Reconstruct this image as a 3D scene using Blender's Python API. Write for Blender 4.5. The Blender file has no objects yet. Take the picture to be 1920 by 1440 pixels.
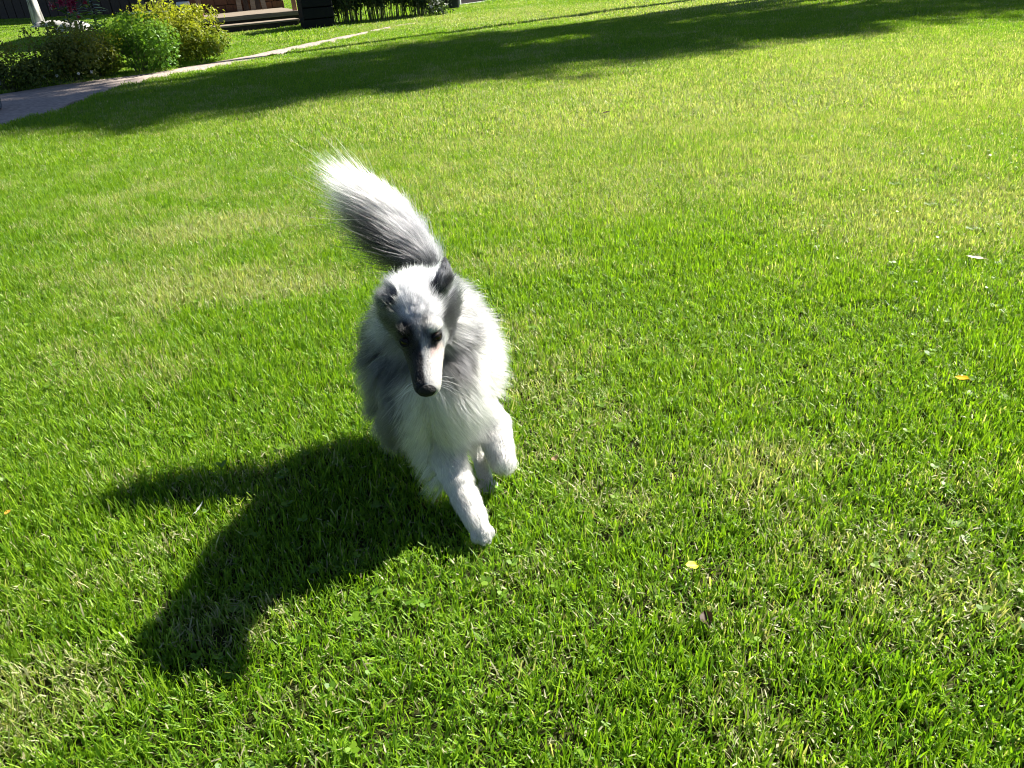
import bpy, bmesh, math, random
import numpy as np
from mathutils import Vector, Matrix, noise as mnoise
from mathutils.kdtree import KDTree

# ------------------------------------------------------------------ camera, sky, sun, exposure
scene = bpy.context.scene
COL = scene.collection
CAM_H, PITCH, ROLL, FPX = 1.0, math.radians(29.5), math.radians(4.0), 1442.0
FW = np.array([0, math.cos(PITCH), -math.sin(PITCH)])
RT0 = np.array([1.0, 0, 0]); UP0 = np.cross(RT0, FW)
RT = RT0 * math.cos(ROLL) - UP0 * math.sin(ROLL)
UP = RT0 * math.sin(ROLL) + UP0 * math.cos(ROLL)
cam = bpy.data.cameras.new('camera'); cam_o = bpy.data.objects.new('camera', cam)
COL.objects.link(cam_o)
cam.sensor_width = 36.0; cam.lens = FPX / 1920 * 36.0
cam.clip_start = 0.02; cam.clip_end = 1500
M3 = Matrix(((RT[0], UP[0], -FW[0]), (RT[1], UP[1], -FW[1]), (RT[2], UP[2], -FW[2])))
cam_o.matrix_world = Matrix.Translation((0, 0, CAM_H)) @ M3.to_4x4()
scene.camera = cam_o

SUN = np.array([0.93, 0.63, 1.0]); SUN = SUN / np.linalg.norm(SUN)      # towards the sun
world = bpy.data.worlds.new('World'); scene.world = world; world.use_nodes = True
wn = world.node_tree.nodes; wl = world.node_tree.links
sky = wn.new('ShaderNodeTexSky'); sky.sky_type = 'NISHITA'; sky.sun_disc = False; sky.air_density = 0.5; sky.dust_density = 0.2
sky.sun_elevation = math.asin(SUN[2]); sky.sun_rotation = math.atan2(SUN[0], SUN[1])
wl.new(sky.outputs['Color'], wn['Background'].inputs['Color'])
wn['Background'].inputs['Strength'].default_value = 0.05
sl = bpy.data.lights.new('sun', 'SUN'); sl.energy = 5.0; sl.angle = math.radians(0.53); sl.color = (1.0, 0.95, 0.86)
sun_o = bpy.data.objects.new('sun', sl); COL.objects.link(sun_o)
sun_o.rotation_euler = Vector(SUN).to_track_quat('Z', 'Y').to_euler()
sun_o.location = (10, 6, 12)
vs = scene.view_settings
vs.view_transform = 'Standard'; vs.look = 'None'; vs.exposure = 1.8; vs.gamma = 1.0
scene.cycles.filter_width = 1.0; scene.cycles.max_bounces = 10; scene.cycles.diffuse_bounces = 4; scene.cycles.glossy_bounces = 3; scene.cycles.transmission_bounces = 8; scene.cycles.transparent_max_bounces = 12

rng = np.random.default_rng(7)
random.seed(7)

# ------------------------------------------------------------------ helpers
def ray(x, y):
    return FW + RT * (x - 960) / FPX + UP * (720 - y) / FPX
def G(x, y, z=0.0):                      # photo pixel -> point on the level z
    d = ray(x, y); s = (z - CAM_H) / d[2]
    return np.array([0, 0, CAM_H]) + d * s
def PY(x, y, Y):                         # photo pixel -> point at depth Y
    d = ray(x, y); return np.array([0, 0, CAM_H]) + d * (Y / d[1])

def nodes_of(m):
    m.use_nodes = True
    return m.node_tree.nodes, m.node_tree.links

def mat(name, c1, c2=None, rough=0.7, scale=20.0, bump=0.0, spec=0.3, detail=6.0, stretch=None, metallic=0.0):
    m = bpy.data.materials.new(name); n, l = nodes_of(m)
    b = n['Principled BSDF']; b.inputs['Roughness'].default_value = rough
    b.inputs['Specular IOR Level'].default_value = spec; b.inputs['Metallic'].default_value = metallic
    c2 = c2 or tuple(x * 0.6 for x in c1)
    tc = n.new('ShaderNodeTexCoord'); mp = n.new('ShaderNodeMapping')
    if stretch: mp.inputs['Scale'].default_value = stretch
    nz = n.new('ShaderNodeTexNoise'); nz.inputs['Scale'].default_value = scale; nz.inputs['Detail'].default_value = detail
    rp = n.new('ShaderNodeValToRGB'); rp.color_ramp.elements[0].position = 0.3; rp.color_ramp.elements[1].position = 0.7
    rp.color_ramp.elements[0].color = (*c2, 1); rp.color_ramp.elements[1].color = (*c1, 1)
    l.new(tc.outputs['Object'], mp.inputs['Vector']); l.new(mp.outputs['Vector'], nz.inputs['Vector'])
    l.new(nz.outputs['Fac'], rp.inputs['Fac'])
    l.new(rp.outputs['Color'], b.inputs['Base Color'])
    if bump:
        bp = n.new('ShaderNodeBump'); bp.inputs['Strength'].default_value = bump; bp.inputs['Distance'].default_value = 0.01
        l.new(nz.outputs['Fac'], bp.inputs['Height']); l.new(bp.outputs['Normal'], b.inputs['Normal'])
    return m

def leaf_mat(name, attr_lo, attr_hi, trans=0.4, rough=0.45, spec=0.4, tcol=(1.0, 1.0, 0.5)):
    """thin leaf: diffuse + gloss mixed with light coming through; colour runs lo..hi with the 'tint' attribute"""
    m = bpy.data.materials.new(name); n, l = nodes_of(m)
    b = n['Principled BSDF']; out = n['Material Output']
    b.inputs['Roughness'].default_value = rough; b.inputs['Specular IOR Level'].default_value = spec
    at = n.new('ShaderNodeAttribute'); at.attribute_name = 'tint'
    mx = n.new('ShaderNodeMix'); mx.data_type = 'RGBA'
    mx.inputs['A'].default_value = (*attr_lo, 1); mx.inputs['B'].default_value = (*attr_hi, 1)
    l.new(at.outputs['Fac'], mx.inputs['Factor'])
    l.new(mx.outputs['Result'], b.inputs['Base Color'])
    tr = n.new('ShaderNodeBsdfTranslucent')
    mt = n.new('ShaderNodeMix'); mt.data_type = 'RGBA'; mt.blend_type = 'MULTIPLY'; mt.inputs['Factor'].default_value = 1.0
    mt.inputs['B'].default_value = (*tcol, 1); l.new(mx.outputs['Result'], mt.inputs['A'])
    l.new(mt.outputs['Result'], tr.inputs['Color'])
    ms = n.new('ShaderNodeMixShader'); ms.inputs['Fac'].default_value = trans
    l.new(b.outputs['BSDF'], ms.inputs[1]); l.new(tr.outputs['BSDF'], ms.inputs[2])
    l.new(ms.outputs['Shader'], out.inputs['Surface'])
    return m

def mesh_obj(name, verts, faces, material=None, parent=None, smooth=False, link=True):
    me = bpy.data.meshes.new(name)
    me.from_pydata([tuple(v) for v in verts], [], [tuple(f) for f in faces]); me.update()
    if material: me.materials.append(material)
    if smooth: me.polygons.foreach_set('use_smooth', [True] * len(me.polygons))
    o = bpy.data.objects.new(name, me)
    if link: COL.objects.link(o)
    if parent: o.parent = parent
    return o
def bm_obj(name, bm, material=None, parent=None, smooth=False):
    me = bpy.data.meshes.new(name); bm.normal_update(); bm.to_mesh(me); bm.free()
    if material: me.materials.append(material)
    if smooth: me.polygons.foreach_set('use_smooth', [True] * len(me.polygons))
    o = bpy.data.objects.new(name, me); COL.objects.link(o)
    if parent: o.parent = parent
    return o
def tag(o, label=None, cat=None, group=None, kind=None):
    if label: o['label'] = label
    if cat: o['category'] = cat
    if group: o['group'] = group
    if kind: o['kind'] = kind
    return o
def empty(name, loc=(0, 0, 0), rz=0.0):
    o = bpy.data.objects.new(name, None); o.empty_display_size = 0.1
    o.location = tuple(loc); o.rotation_euler.z = rz; COL.objects.link(o); return o
def add_box(bm, c, s, rot=None, bevel=0.0):
    r = bmesh.ops.create_cube(bm, size=1.0)
    m = Matrix.Translation(tuple(c)) @ (rot.to_4x4() if rot else Matrix.Identity(4)) @ Matrix.Diagonal((*s, 1))
    bmesh.ops.transform(bm, matrix=m, verts=r['verts'])
    if bevel:
        es = list({e for v in r['verts'] for e in v.link_edges})
        bmesh.ops.bevel(bm, geom=es, offset=bevel, segments=1, affect='EDGES')
def box_obj(name, c, s, material, parent=None, rot=None, bevel=0.0):
    bm = bmesh.new(); add_box(bm, c, s, rot, bevel); return bm_obj(name, bm, material, parent)
def tube(pts, rads, seg=8, cap=True):
    """tapered tube through points -> verts, faces"""
    pts = [np.array(p, float) for p in pts]; V = []; F = []
    for i, p in enumerate(pts):
        t = pts[min(i + 1, len(pts) - 1)] - pts[max(i - 1, 0)]; t /= (np.linalg.norm(t) + 1e-9)
        a = np.array([0, 0, 1.0]) if abs(t[2]) < 0.9 else np.array([1.0, 0, 0])
        u = np.cross(t, a); u /= np.linalg.norm(u); w = np.cross(t, u)
        for k in range(seg):
            an = 2 * math.pi * k / seg
            V.append(p + rads[i] * (math.cos(an) * u + math.sin(an) * w))
    for i in range(len(pts) - 1):
        for k in range(seg):
            a, b = i * seg + k, i * seg + (k + 1) % seg
            F.append((a, b, b + seg, a + seg))
    if cap:
        F.append(tuple(range(seg - 1, -1, -1))); n0 = (len(pts) - 1) * seg; F.append(tuple(n0 + k for k in range(seg)))
    return V, F
def lathe(prof, seg=24):
    V = []; F = []
    for r, z in prof:
        for k in range(seg):
            a = 2 * math.pi * k / seg; V.append((r * math.cos(a), r * math.sin(a), z))
    for i in range(len(prof) - 1):
        for k in range(seg):
            a, b = i * seg + k, i * seg + (k + 1) % seg; F.append((a, b, b + seg, a + seg))
    F.append(tuple(range(seg - 1, -1, -1))); n0 = (len(prof) - 1) * seg; F.append(tuple(n0 + k for k in range(seg)))
    return V, F
def set_attr(me, name, vals, typ='FLOAT', dom='POINT'):
    a = me.attributes.new(name, typ, dom)
    a.data.foreach_set('color' if typ == 'FLOAT_COLOR' else 'value', np.asarray(vals, np.float32).ravel())

def leaf_cloud(name, centers, dirs, size, material, parent=None, seed=0, aspect=0.5, tint=None):
    """many small bent leaves (2 triangles folded along the midrib) at given centres, facing given directions"""
    r = np.random.default_rng(seed); n = len(centers)
    C = np.asarray(centers, float); D = np.asarray(dirs, float) + r.normal(0, 0.55, (n, 3))
    D /= np.linalg.norm(D, axis=1)[:, None] + 1e-9
    A = r.normal(0, 1, (n, 3)); A -= (A * D).sum(1)[:, None] * D; A /= np.linalg.norm(A, axis=1)[:, None] + 1e-9
    B = np.cross(D, A); s = size * r.uniform(0.6, 1.3, n)[:, None]
    V = np.empty((n, 4, 3))
    V[:, 0] = C - A * s * 0.5; V[:, 1] = C + B * s * aspect * 0.5 + D * s * 0.10
    V[:, 2] = C + A * s * 0.5; V[:, 3] = C - B * s * aspect * 0.5 + D * s * 0.10
    idx = np.arange(n) * 4
    F = np.concatenate([np.stack([idx, idx + 1, idx + 2], 1), np.stack([idx, idx + 2, idx + 3], 1)])
    o = mesh_obj(name, V.reshape(-1, 3), F, material, parent)
    t = r.uniform(0, 1, n) if tint is None else np.clip(tint + r.normal(0, 0.18, n), 0, 1)
    set_attr(o.data, 'tint', np.repeat(t, 4)); return o

# ------------------------------------------------------------------ ground
def ground_material():
    m = bpy.data.materials.new('lawn_soil'); n, l = nodes_of(m); b = n['Principled BSDF']
    b.inputs['Roughness'].default_value = 0.95; b.inputs['Specular IOR Level'].default_value = 0.05
    g = n.new('ShaderNodeNewGeometry'); nz = n.new('ShaderNodeTexNoise'); nz.inputs['Scale'].default_value = 18.0; nz.inputs['Detail'].default_value = 8
    rp = n.new('ShaderNodeValToRGB'); rp.color_ramp.elements[0].color = (0.012, 0.014, 0.005, 1); rp.color_ramp.elements[1].color = (0.045, 0.050, 0.016, 1)
    l.new(g.outputs['Position'], nz.inputs['Vector']); l.new(nz.outputs['Fac'], rp.inputs['Fac']); l.new(rp.outputs['Color'], b.inputs['Base Color'])
    return m
gv = []; gf = []
ticks = [-400, -120, -40, -15, -6, 0, 6, 15, 40, 120, 400]
for yy in ticks:
    for xx in ticks: gv.append((xx, yy + 10, 0))
nt = len(ticks)
for j in range(nt - 1):
    for i in range(nt - 1): a = j * nt + i; gf.append((a, a + 1, a + nt + 1, a + nt))
tag(mesh_obj('lawn', gv, gf, ground_material()), 'wide mown garden lawn under the running dog', None, kind='structure')

near_edge = [(-5.4, 3.6), (-4.6, 4.9), (-3.95, 6.2), (-3.80, 7.0), (-3.82, 8.15), (-3.50, 8.88), (-2.95, 9.86), (-2.30, 11.26), (-1.83, 12.60), (-1.50, 13.35), (-1.1, 14.0)]
far_edge = [(-7.6, 5.6), (-6.6, 7.0), (-5.55, 8.05), (-4.75, 8.75), (-4.25, 9.12), (-3.75, 9.40), (-3.12, 10.36), (-2.45, 11.80), (-1.93, 12.80), (-1.60, 13.5), (-1.2, 14.1)]
def resample(e, k=8):
    out = []
    for a, b in zip(e[:-1], e[1:]):
        for t in range(k): out.append((a[0] + (b[0] - a[0]) * t / k, a[1] + (b[1] - a[1]) * t / k))
    out.append(e[-1]); return out
ne, fe = resample(near_edge), resample(far_edge)
pv = []; pf = []; NC = 9
for i, (a, b) in enumerate(zip(ne, fe)):
    a, b = np.array(a), np.array(b); wd = b - a; ja, jb = random.uniform(-0.03, 0.03), random.uniform(-0.03, 0.03)
    for k, t in enumerate((-.004, 0, .03, .25, .5, .75, .97, 1, 1.004)):
        q = a + wd * t + (ja if k < 2 else jb if k > 6 else 0)
        zz = -.02 if k in (0, 8) else .016 if k in (1, 7) else .026 + .007 * mnoise.noise((q[0] * 2.3, q[1] * 2.3, 0))
        pv.append((q[0], q[1], zz))
for i in range(len(ne) - 1):
    for k in range(NC - 1): a = i * NC + k; pf.append((a, a + NC, a + NC + 1, a + 1))
tag(mesh_obj('path', pv, pf, mat('path_stone', (0.40, 0.325, 0.275), (0.22, 0.185, 0.165), 0.95, 26, 1.0, detail=12), smooth=True), 'pinkish grey garden path beside the hedge', None, kind='structure')
def in_poly(P, poly):
    x, y = P[:, 0], P[:, 1]; ins = np.zeros(len(P), bool); n = len(poly); j = n - 1
    for i in range(n):
        xi, yi = poly[i]; xj, yj = poly[j]
        ins ^= ((yi > y) != (yj > y)) & (x < (xj - xi) * (y - yi) / (yj - yi + 1e-12) + xi); j = i
    return ins
PATH_POLY = near_edge + far_edge[::-1]

# ------------------------------------------------------------------ grass
DRY_SHEEN = [  # photo pixel, radius x, radius y, amount : worn, straw-coloured places; the broad far ones also paint in sheen
    (1110, 235, .45, .22, 1.1), (1330, 205, .5, .22, .8), (430, 430, .34, .17, .75), (450, 545, .34, .14, .7), (860, 380, .26, .20, .45),
    (900, 270, .42, .25, .45), (1500, 300, .8, .35, .45), (1850, 400, .6, .35, .6), (1700, 410, .5, .25, .35), (960, 500, .25, .12, .3), (700, 260, .5, .3, .3), (1500, 190, 2.6, 1.2, .50), (1750, 130, 3.0, 1.6, .45), (1000, 190, 2.0, .8, .35), (1300, 330, 1.6, .5, .35), (1150, 20, 3.5, 1.5, .4), (1150, 330, .6, .25, .35),
    (1000, 205, .6, .25, .4), (1400, 880, .14, .07, .35), (60, 1320, .12, .08, .45), (420, 1180, .1, .05, .4), (880, 660, .3, .2, .1), (1700, 1150, .12, .08, .3), (250, 700, .2, .1, .25)]
def grass_material():
    m = bpy.data.materials.new('grass_blade'); n, l = nodes_of(m)
    b = n['Principled BSDF']; out = n['Material Output']
    b.inputs['Roughness'].default_value = 0.48; b.inputs['Specular IOR Level'].default_value = 0.36
    geo = n.new('ShaderNodeNewGeometry')
    flat = n.new('ShaderNodeVectorMath'); flat.operation = 'MULTIPLY'; flat.inputs[1].default_value = (1, 1, 0); l.new(geo.outputs['Position'], flat.inputs[0])
    def math_(op, a, b_=None, clamp=False):
        q = n.new('ShaderNodeMath'); q.operation = op; q.use_clamp = clamp
        for i, v in enumerate((a, b_)):
            if v is None: continue
            if isinstance(v, (int, float)): q.inputs[i].default_value = v
            else: l.new(v, q.inputs[i])
        return q.outputs[0]
    def noise_(scale, detail=3):
        q = n.new('ShaderNodeTexNoise'); q.inputs['Scale'].default_value = scale; q.inputs['Detail'].default_value = detail
        l.new(flat.outputs[0], q.inputs['Vector']); return q.outputs['Fac']
    dry = None
    for px, py, rx, ry, am in DRY_SHEEN:
        c = G(px, py)
        s = n.new('ShaderNodeVectorMath'); s.operation = 'SUBTRACT'; l.new(flat.outputs[0], s.inputs[0]); s.inputs[1].default_value = (c[0], c[1], 0)
        k = n.new('ShaderNodeVectorMath'); k.operation = 'MULTIPLY'; l.new(s.outputs[0], k.inputs[0]); k.inputs[1].default_value = (1 / rx, 1 / ry, 0)
        d = n.new('ShaderNodeVectorMath'); d.operation = 'LENGTH'; l.new(k.outputs[0], d.inputs[0])
        v = math_('MULTIPLY', math_('SUBTRACT', 1.6, d.outputs['Value'], True), am * 1.35)
        dry = v if dry is None else math_('MAXIMUM', dry, v)
    n1, n2, n3 = noise_(0.9, 4), noise_(4.5, 4), noise_(0.45, 2)
    dry = math_('MULTIPLY', dry, math_('ADD', math_('MULTIPLY', n2, 1.6), 0.2))
    base = math_('MULTIPLY', math_('SUBTRACT', math_('ADD', math_('MULTIPLY', n1, 0.75), math_('MULTIPLY', n2, 0.65)), 0.70), 3.2)
    dry_sheen = math_('ADD', math_('MAXIMUM', base, 0.0), dry, True)
    tint = n.new('ShaderNodeAttribute'); tint.attribute_name = 'tint'
    kind = n.new('ShaderNodeAttribute'); kind.attribute_name = 'straw'
    hgt = n.new('ShaderNodeAttribute'); hgt.attribute_name = 'along'
    def mix(fac, a, b_):
        q = n.new('ShaderNodeMix'); q.data_type = 'RGBA'
        if isinstance(fac, (int, float)): q.inputs['Factor'].default_value = fac
        else: l.new(fac, q.inputs['Factor'])
        for nm, v in (('A', a), ('B', b_)):
            if isinstance(v, tuple): q.inputs[nm].default_value = (*v, 1)
            else: l.new(v, q.inputs[nm])
        return q.outputs['Result']
    g1 = mix(tint.outputs['Fac'], (0.072, 0.185, 0.010), (0.250, 0.405, 0.020))
    g2 = mix(math_('MULTIPLY', math_('SUBTRACT', n3, 0.35, True), 1.6, True), g1, mix(tint.outputs['Fac'], (0.13, 0.25, 0.014), (0.31, 0.43, 0.030)))
    straw = mix(tint.outputs['Fac'], (0.30, 0.28, 0.14), (0.54, 0.52, 0.33))
    # a blade is straw where its own lot falls under the local dryness
    isdry = math_('LESS_THAN', kind.outputs['Fac'], math_('ADD', math_('MULTIPLY', dry_sheen, 0.62), 0.04))
    c = mix(isdry, g2, straw)
    c = mix(math_('MULTIPLY', dry_sheen, 0.38), c, mix(tint.outputs['Fac'], (0.27, 0.33, 0.10), (0.44, 0.50, 0.22)))
    l.new(c, b.inputs['Base Color'])
    tr = n.new('ShaderNodeBsdfTranslucent')
    mt = n.new('ShaderNodeMix'); mt.data_type = 'RGBA'; mt.blend_type = 'MULTIPLY'; mt.inputs['Factor'].default_value = 1.0
    mt.inputs['B'].default_value = (1.15, 1.2, 0.45, 1); l.new(c, mt.inputs['A']); l.new(mt.outputs['Result'], tr.inputs['Color'])
    ms = n.new('ShaderNodeMixShader'); ms.inputs['Fac'].default_value = 0.5
    l.new(b.outputs['BSDF'], ms.inputs[1]); l.new(tr.outputs['BSDF'], ms.inputs[2]); l.new(ms.outputs['Shader'], out.inputs['Surface'])
    return m
GRASS = grass_material()

def grass_tile(name, size, n, hmin, hmax, wid, seed, nthatch, clover=0):
    r = np.random.default_rng(seed)
    segs = 4
    # clumped roots
    nc = max(12, n // 14); cc = r.uniform(-size / 2, size / 2, (nc, 2)); ci = r.integers(0, nc, n)
    root = np.where(r.uniform(0, 1, (n, 1)) < 0.55, cc[ci] + r.normal(0, 0.011 * wid / 0.003, (n, 2)), r.uniform(-size / 2, size / 2, (n, 2)))
    ca = r.uniform(0, 2 * math.pi, nc)[ci]
    az = np.where(r.uniform(0, 1, n) < 0.5, ca + r.normal(0, 0.6, n), r.uniform(0, 2 * math.pi, n))
    H = r.uniform(hmin, hmax, n) * np.where(r.uniform(0, 1, n) < 0.07, r.uniform(1.15, 1.5, n), 1.0)
    lean = np.abs(r.normal(0.15, 0.22, n)); curl = np.abs(r.normal(0.35, 0.45, n))
    W = wid * r.uniform(0.6, 1.35, n)
    th = np.zeros(n, bool); th[:nthatch] = True
    H[th] = r.uniform(hmin * 0.3, hmax * 0.38, nthatch); lean[th] = r.uniform(0.9, 1.5, nthatch); curl[th] = r.normal(0, 0.4, nthatch)
    d = np.stack([np.cos(az), np.sin(az)], 1); perp = np.stack([-np.sin(az + r.normal(0, .5, n)), np.cos(az + r.normal(0, .5, n))], 1)
    z0 = np.where(th, r.uniform(0.003, hmax * 0.62, n), 0.0)
    prof = np.array([0.75, 1.0, 0.85, 0.32])
    cut = r.uniform(0, 1, n) < 0.45                       # tips cut blunt by the mower
    V = np.zeros((n, segs * 2, 3)); along = np.zeros((n, segs * 2))
    xy = root.copy(); z = z0.copy()
    for s in range(segs):
        t = s / (segs - 1)
        if s:
            ang = lean + curl * (t - 0.5 / (segs - 1)); step = H / (segs - 1)
            xy = xy + d * (np.sin(ang) * step)[:, None]; z = z + np.cos(ang) * step
        w = W * np.where(cut & (s == segs - 1), 0.7, prof[s])
        V[:, 2 * s, :2] = xy - perp * w[:, None] / 2; V[:, 2 * s + 1, :2] = xy + perp * w[:, None] / 2
        V[:, 2 * s, 2] = z; V[:, 2 * s + 1, 2] = z + w * 0.15
        along[:, 2 * s:2 * s + 2] = t
    V[:, :, 2] = np.maximum(V[:, :, 2], 0.001)
    idx = np.arange(n) * segs * 2; F = np.concatenate([np.stack([idx + 2 * s, idx + 2 * s + 1, idx + 2 * s + 3, idx + 2 * s + 2], 1) for s in range(segs - 1)])
    tint = np.repeat(r.uniform(0, 1, n), segs * 2); straw = np.repeat(np.where(th, r.uniform(0, 0.27, n), r.uniform(0, 1.3, n)), segs * 2)
    VV = V.reshape(-1, 3); AL = along.ravel(); FF = [tuple(f) for f in F]
    if clover:                                             # three-leaf clover among the grass
        cv = []; 
        for _ in range(clover):
            c0 = r.uniform(-size / 2, size / 2, 2); hz = r.uniform(0.018, 0.034); a0 = r.uniform(0, 6.28); R = r.uniform(0.004, 0.007)
            for k in range(3):
                a = a0 + k * 2.094; cx, cy = c0[0] + math.cos(a) * R, c0[1] + math.sin(a) * R
                b0 = len(VV) + len(cv); m_ = 7; tz = r.uniform(-0.003, 0.003)
                for q in range(m_):
                    an = 2 * math.pi * q / m_; cv.append((cx + R * math.cos(an), cy + R * 0.95 * math.sin(an), hz + tz * math.cos(an + a) + 0.002 * math.cos(an - a)))
                FF.append(tuple(b0 + q for q in range(m_)))
        k = len(cv); VV = np.concatenate([VV, np.array(cv)]); AL = np.concatenate([AL, np.full(k, 0.8)])
        tint = np.concatenate([tint, np.repeat(r.uniform(0.05, 0.6, k // 7), 7)]); straw = np.concatenate([straw, np.full(k, 1.5)])
    o = mesh_obj(name, VV, FF, GRASS, link=False, smooth=True)
    set_attr(o.data, 'tint', tint); set_attr(o.data, 'straw', straw); set_attr(o.data, 'along', AL)
    return o
TILE = 0.30
edge_tiles = [grass_tile('turf_edge', 0.15, 420, 0.024, 0.046, 0.0048, 400 + i, 110) for i in range(4)]
near_tiles = [grass_tile('turf_near', TILE, 4800, 0.016, 0.042, 0.0024, 100 + i, 1000, 2 if i % 2 else 12) for i in range(6)]
mid_tiles = [grass_tile('turf_mid', 0.6, 8000, 0.020, 0.044, 0.0040, 200 + i, 2200) for i in range(4)]
far_tiles = [grass_tile('turf_far', 1.2, 9500, 0.024, 0.050, 0.0075, 300 + i, 2600) for i in range(3)]

def fbm(x, y, f, seed=0.0):
    return np.array([mnoise.noise((a * f + seed, b * f, seed)) for a, b in zip(x, y)])
def instance_grass(name, tiles, pts, rot, scl, idx):
    coll = bpy.data.collections.new(name + '_tiles')
    for i, t in enumerate(tiles): coll.objects.link(t)
    o = mesh_obj(name, pts, [])
    set_attr(o.data, 'rot', rot); 
    a = o.data.attributes.new('scl', 'FLOAT_VECTOR', 'POINT'); a.data.foreach_set('vector', np.asarray(scl, np.float32).ravel())
    a = o.data.attributes.new('pick', 'INT', 'POINT'); a.data.foreach_set('value', np.asarray(idx, np.int32))
    ng = bpy.data.node_groups.new(name + '_nodes', 'GeometryNodeTree')
    ng.interface.new_socket('Geometry', in_out='INPUT', socket_type='NodeSocketGeometry'); ng.interface.new_socket('Geometry', in_out='OUTPUT', socket_type='NodeSocketGeometry')
    N, L = ng.nodes, ng.links
    gi, go = N.new('NodeGroupInput'), N.new('NodeGroupOutput')
    ip = N.new('GeometryNodeInstanceOnPoints'); ci = N.new('GeometryNodeCollectionInfo')
    ci.inputs['Collection'].default_value = coll; ci.inputs['Separate Children'].default_value = True; ci.inputs['Reset Children'].default_value = True
    ip.inputs['Pick Instance'].default_value = True
    def na(nm, t):
        q = N.new('GeometryNodeInputNamedAttribute'); q.data_type = t; q.inputs['Name'].default_value = nm; return q.outputs['Attribute']
    cx = N.new('ShaderNodeCombineXYZ'); L.new(na('rot', 'FLOAT'), cx.inputs['Z'])
    er = N.new('FunctionNodeEulerToRotation'); L.new(cx.outputs[0], er.inputs[0])
    L.new(gi.outputs[0], ip.inputs['Points']); L.new(ci.outputs[0], ip.inputs['Instance'])
    L.new(na('pick', 'INT'), ip.inputs['Instance Index']); L.new(er.outputs[0], ip.inputs['Rotation']); L.new(na('scl', 'FLOAT_VECTOR'), ip.inputs['Scale'])
    L.new(ip.outputs[0], go.inputs[0])
    md = o.modifiers.new('blades', 'NODES'); md.node_group = ng
    return o
def cells(step, test):
    xs = np.arange(-36, 36, step); ys = np.arange(-2.4, 46, step)
    X, Y = np.meshgrid(xs, ys); P = np.stack([X.ravel(), Y.ravel()], 1) + step / 2
    return P[test(P)]
def blocked(P, m):                          # any cell that the path touches is left to the small edge tiles
    b = np.zeros(len(P), bool)
    for ox in np.linspace(-.5, .5, 5):
        for oy in np.linspace(-.5, .5, 5): b |= in_poly(P + np.array([ox, oy]) * m, PATH_POLY)
    return b
def dist(P): return np.maximum(P[:, 1], np.abs(P[:, 0]) * 0.9)
NEAR_D, MID_D = 4.8, 12.0
def view(P, m): return np.abs(P[:, 0]) < np.maximum(P[:, 1], 0) * 0.78 + m
def lay(tiles, step, test, seed, hbase):
    P = cells(step, test); r = np.random.default_rng(seed); n = len(P)
    P = P[~(in_poly(P, PATH_POLY) if step < .2 else blocked(P, step))]; n = len(P)
    if step < .2: P = P + r.normal(0, .012, P.shape)
    rot = r.integers(0, 4, n) * (math.pi / 2)
    hz = hbase * (1.0 + 0.32 * fbm(P[:, 0], P[:, 1], 0.8, 3.1) + 0.30 * fbm(P[:, 0], P[:, 1], 2.6, 9.7))
    s = np.stack([np.full(n, 1.03), np.full(n, 1.03), np.clip(hz, 0.6, 1.6)], 1)
    pts = np.concatenate([P, np.zeros((n, 1))], 1)
    return pts, rot, s, r.integers(0, len(tiles), n)
# tile sizes nest (0.3, 0.6, 1.2), so the three zones meet along cell borders
def cell12(P): return np.stack([(np.floor((P[:, 0] + 36) / 1.2) + .5) * 1.2 - 36, (np.floor((P[:, 1] + 2.4) / 1.2) + .5) * 1.2 - 2.4], 1)
g = lay(near_tiles, 0.3, lambda P: (dist(cell12(P)) < NEAR_D) & view(cell12(P), 2.6), 1, 1.0)
grass_near = instance_grass('grass', near_tiles, *g)
tag(grass_near, 'bright green mown grass blades around the dog', 'grass', kind='stuff')
g = lay(mid_tiles, 0.6, lambda P: (dist(cell12(P)) >= NEAR_D) & (dist(cell12(P)) < MID_D) & view(cell12(P), 3.0), 2, 1.0)
tag(instance_grass('grass', mid_tiles, *g), 'mown grass blades farther out across the lawn', 'grass', kind='stuff')
g = lay(far_tiles, 1.2, lambda P: (dist(P) >= MID_D) & view(P, 4.0) & (P[:, 1] < 40), 3, 1.0)
tag(instance_grass('grass', far_tiles, *g), 'distant mown grass by the cabin and shrubs', 'grass', kind='stuff')
def big_cell(P):                            # centre and size of the zone cell a point lies in
    st = np.where(dist(cell12(P)) < NEAR_D, .3, np.where(dist(cell12(P)) < MID_D, .6, 1.2))
    return np.stack([(np.floor((P[:, 0] + 36) / st + 1e-6) + .5) * st - 36, (np.floor((P[:, 1] + 2.4) / st + 1e-6) + .5) * st - 2.4], 1), st
def edge_test(P):
    near_path = (P[:, 0] > -10) & (P[:, 0] < 0.5) & (P[:, 1] > 2) & (P[:, 1] < 16); out = np.zeros(len(P), bool); Q = P[near_path]
    C, st = big_cell(Q); b = np.zeros(len(Q), bool)
    for sz in (.3, .6, 1.2):
        m = st == sz; b[m] = blocked(C[m], sz)
    out[near_path] = b & view(cell12(Q), 3.0); return out
g = lay(edge_tiles, 0.15, edge_test, 4, 1.0)
tag(instance_grass('grass', edge_tiles, *g), 'ragged grass fringe along both edges of the path', 'grass', kind='stuff')
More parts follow.
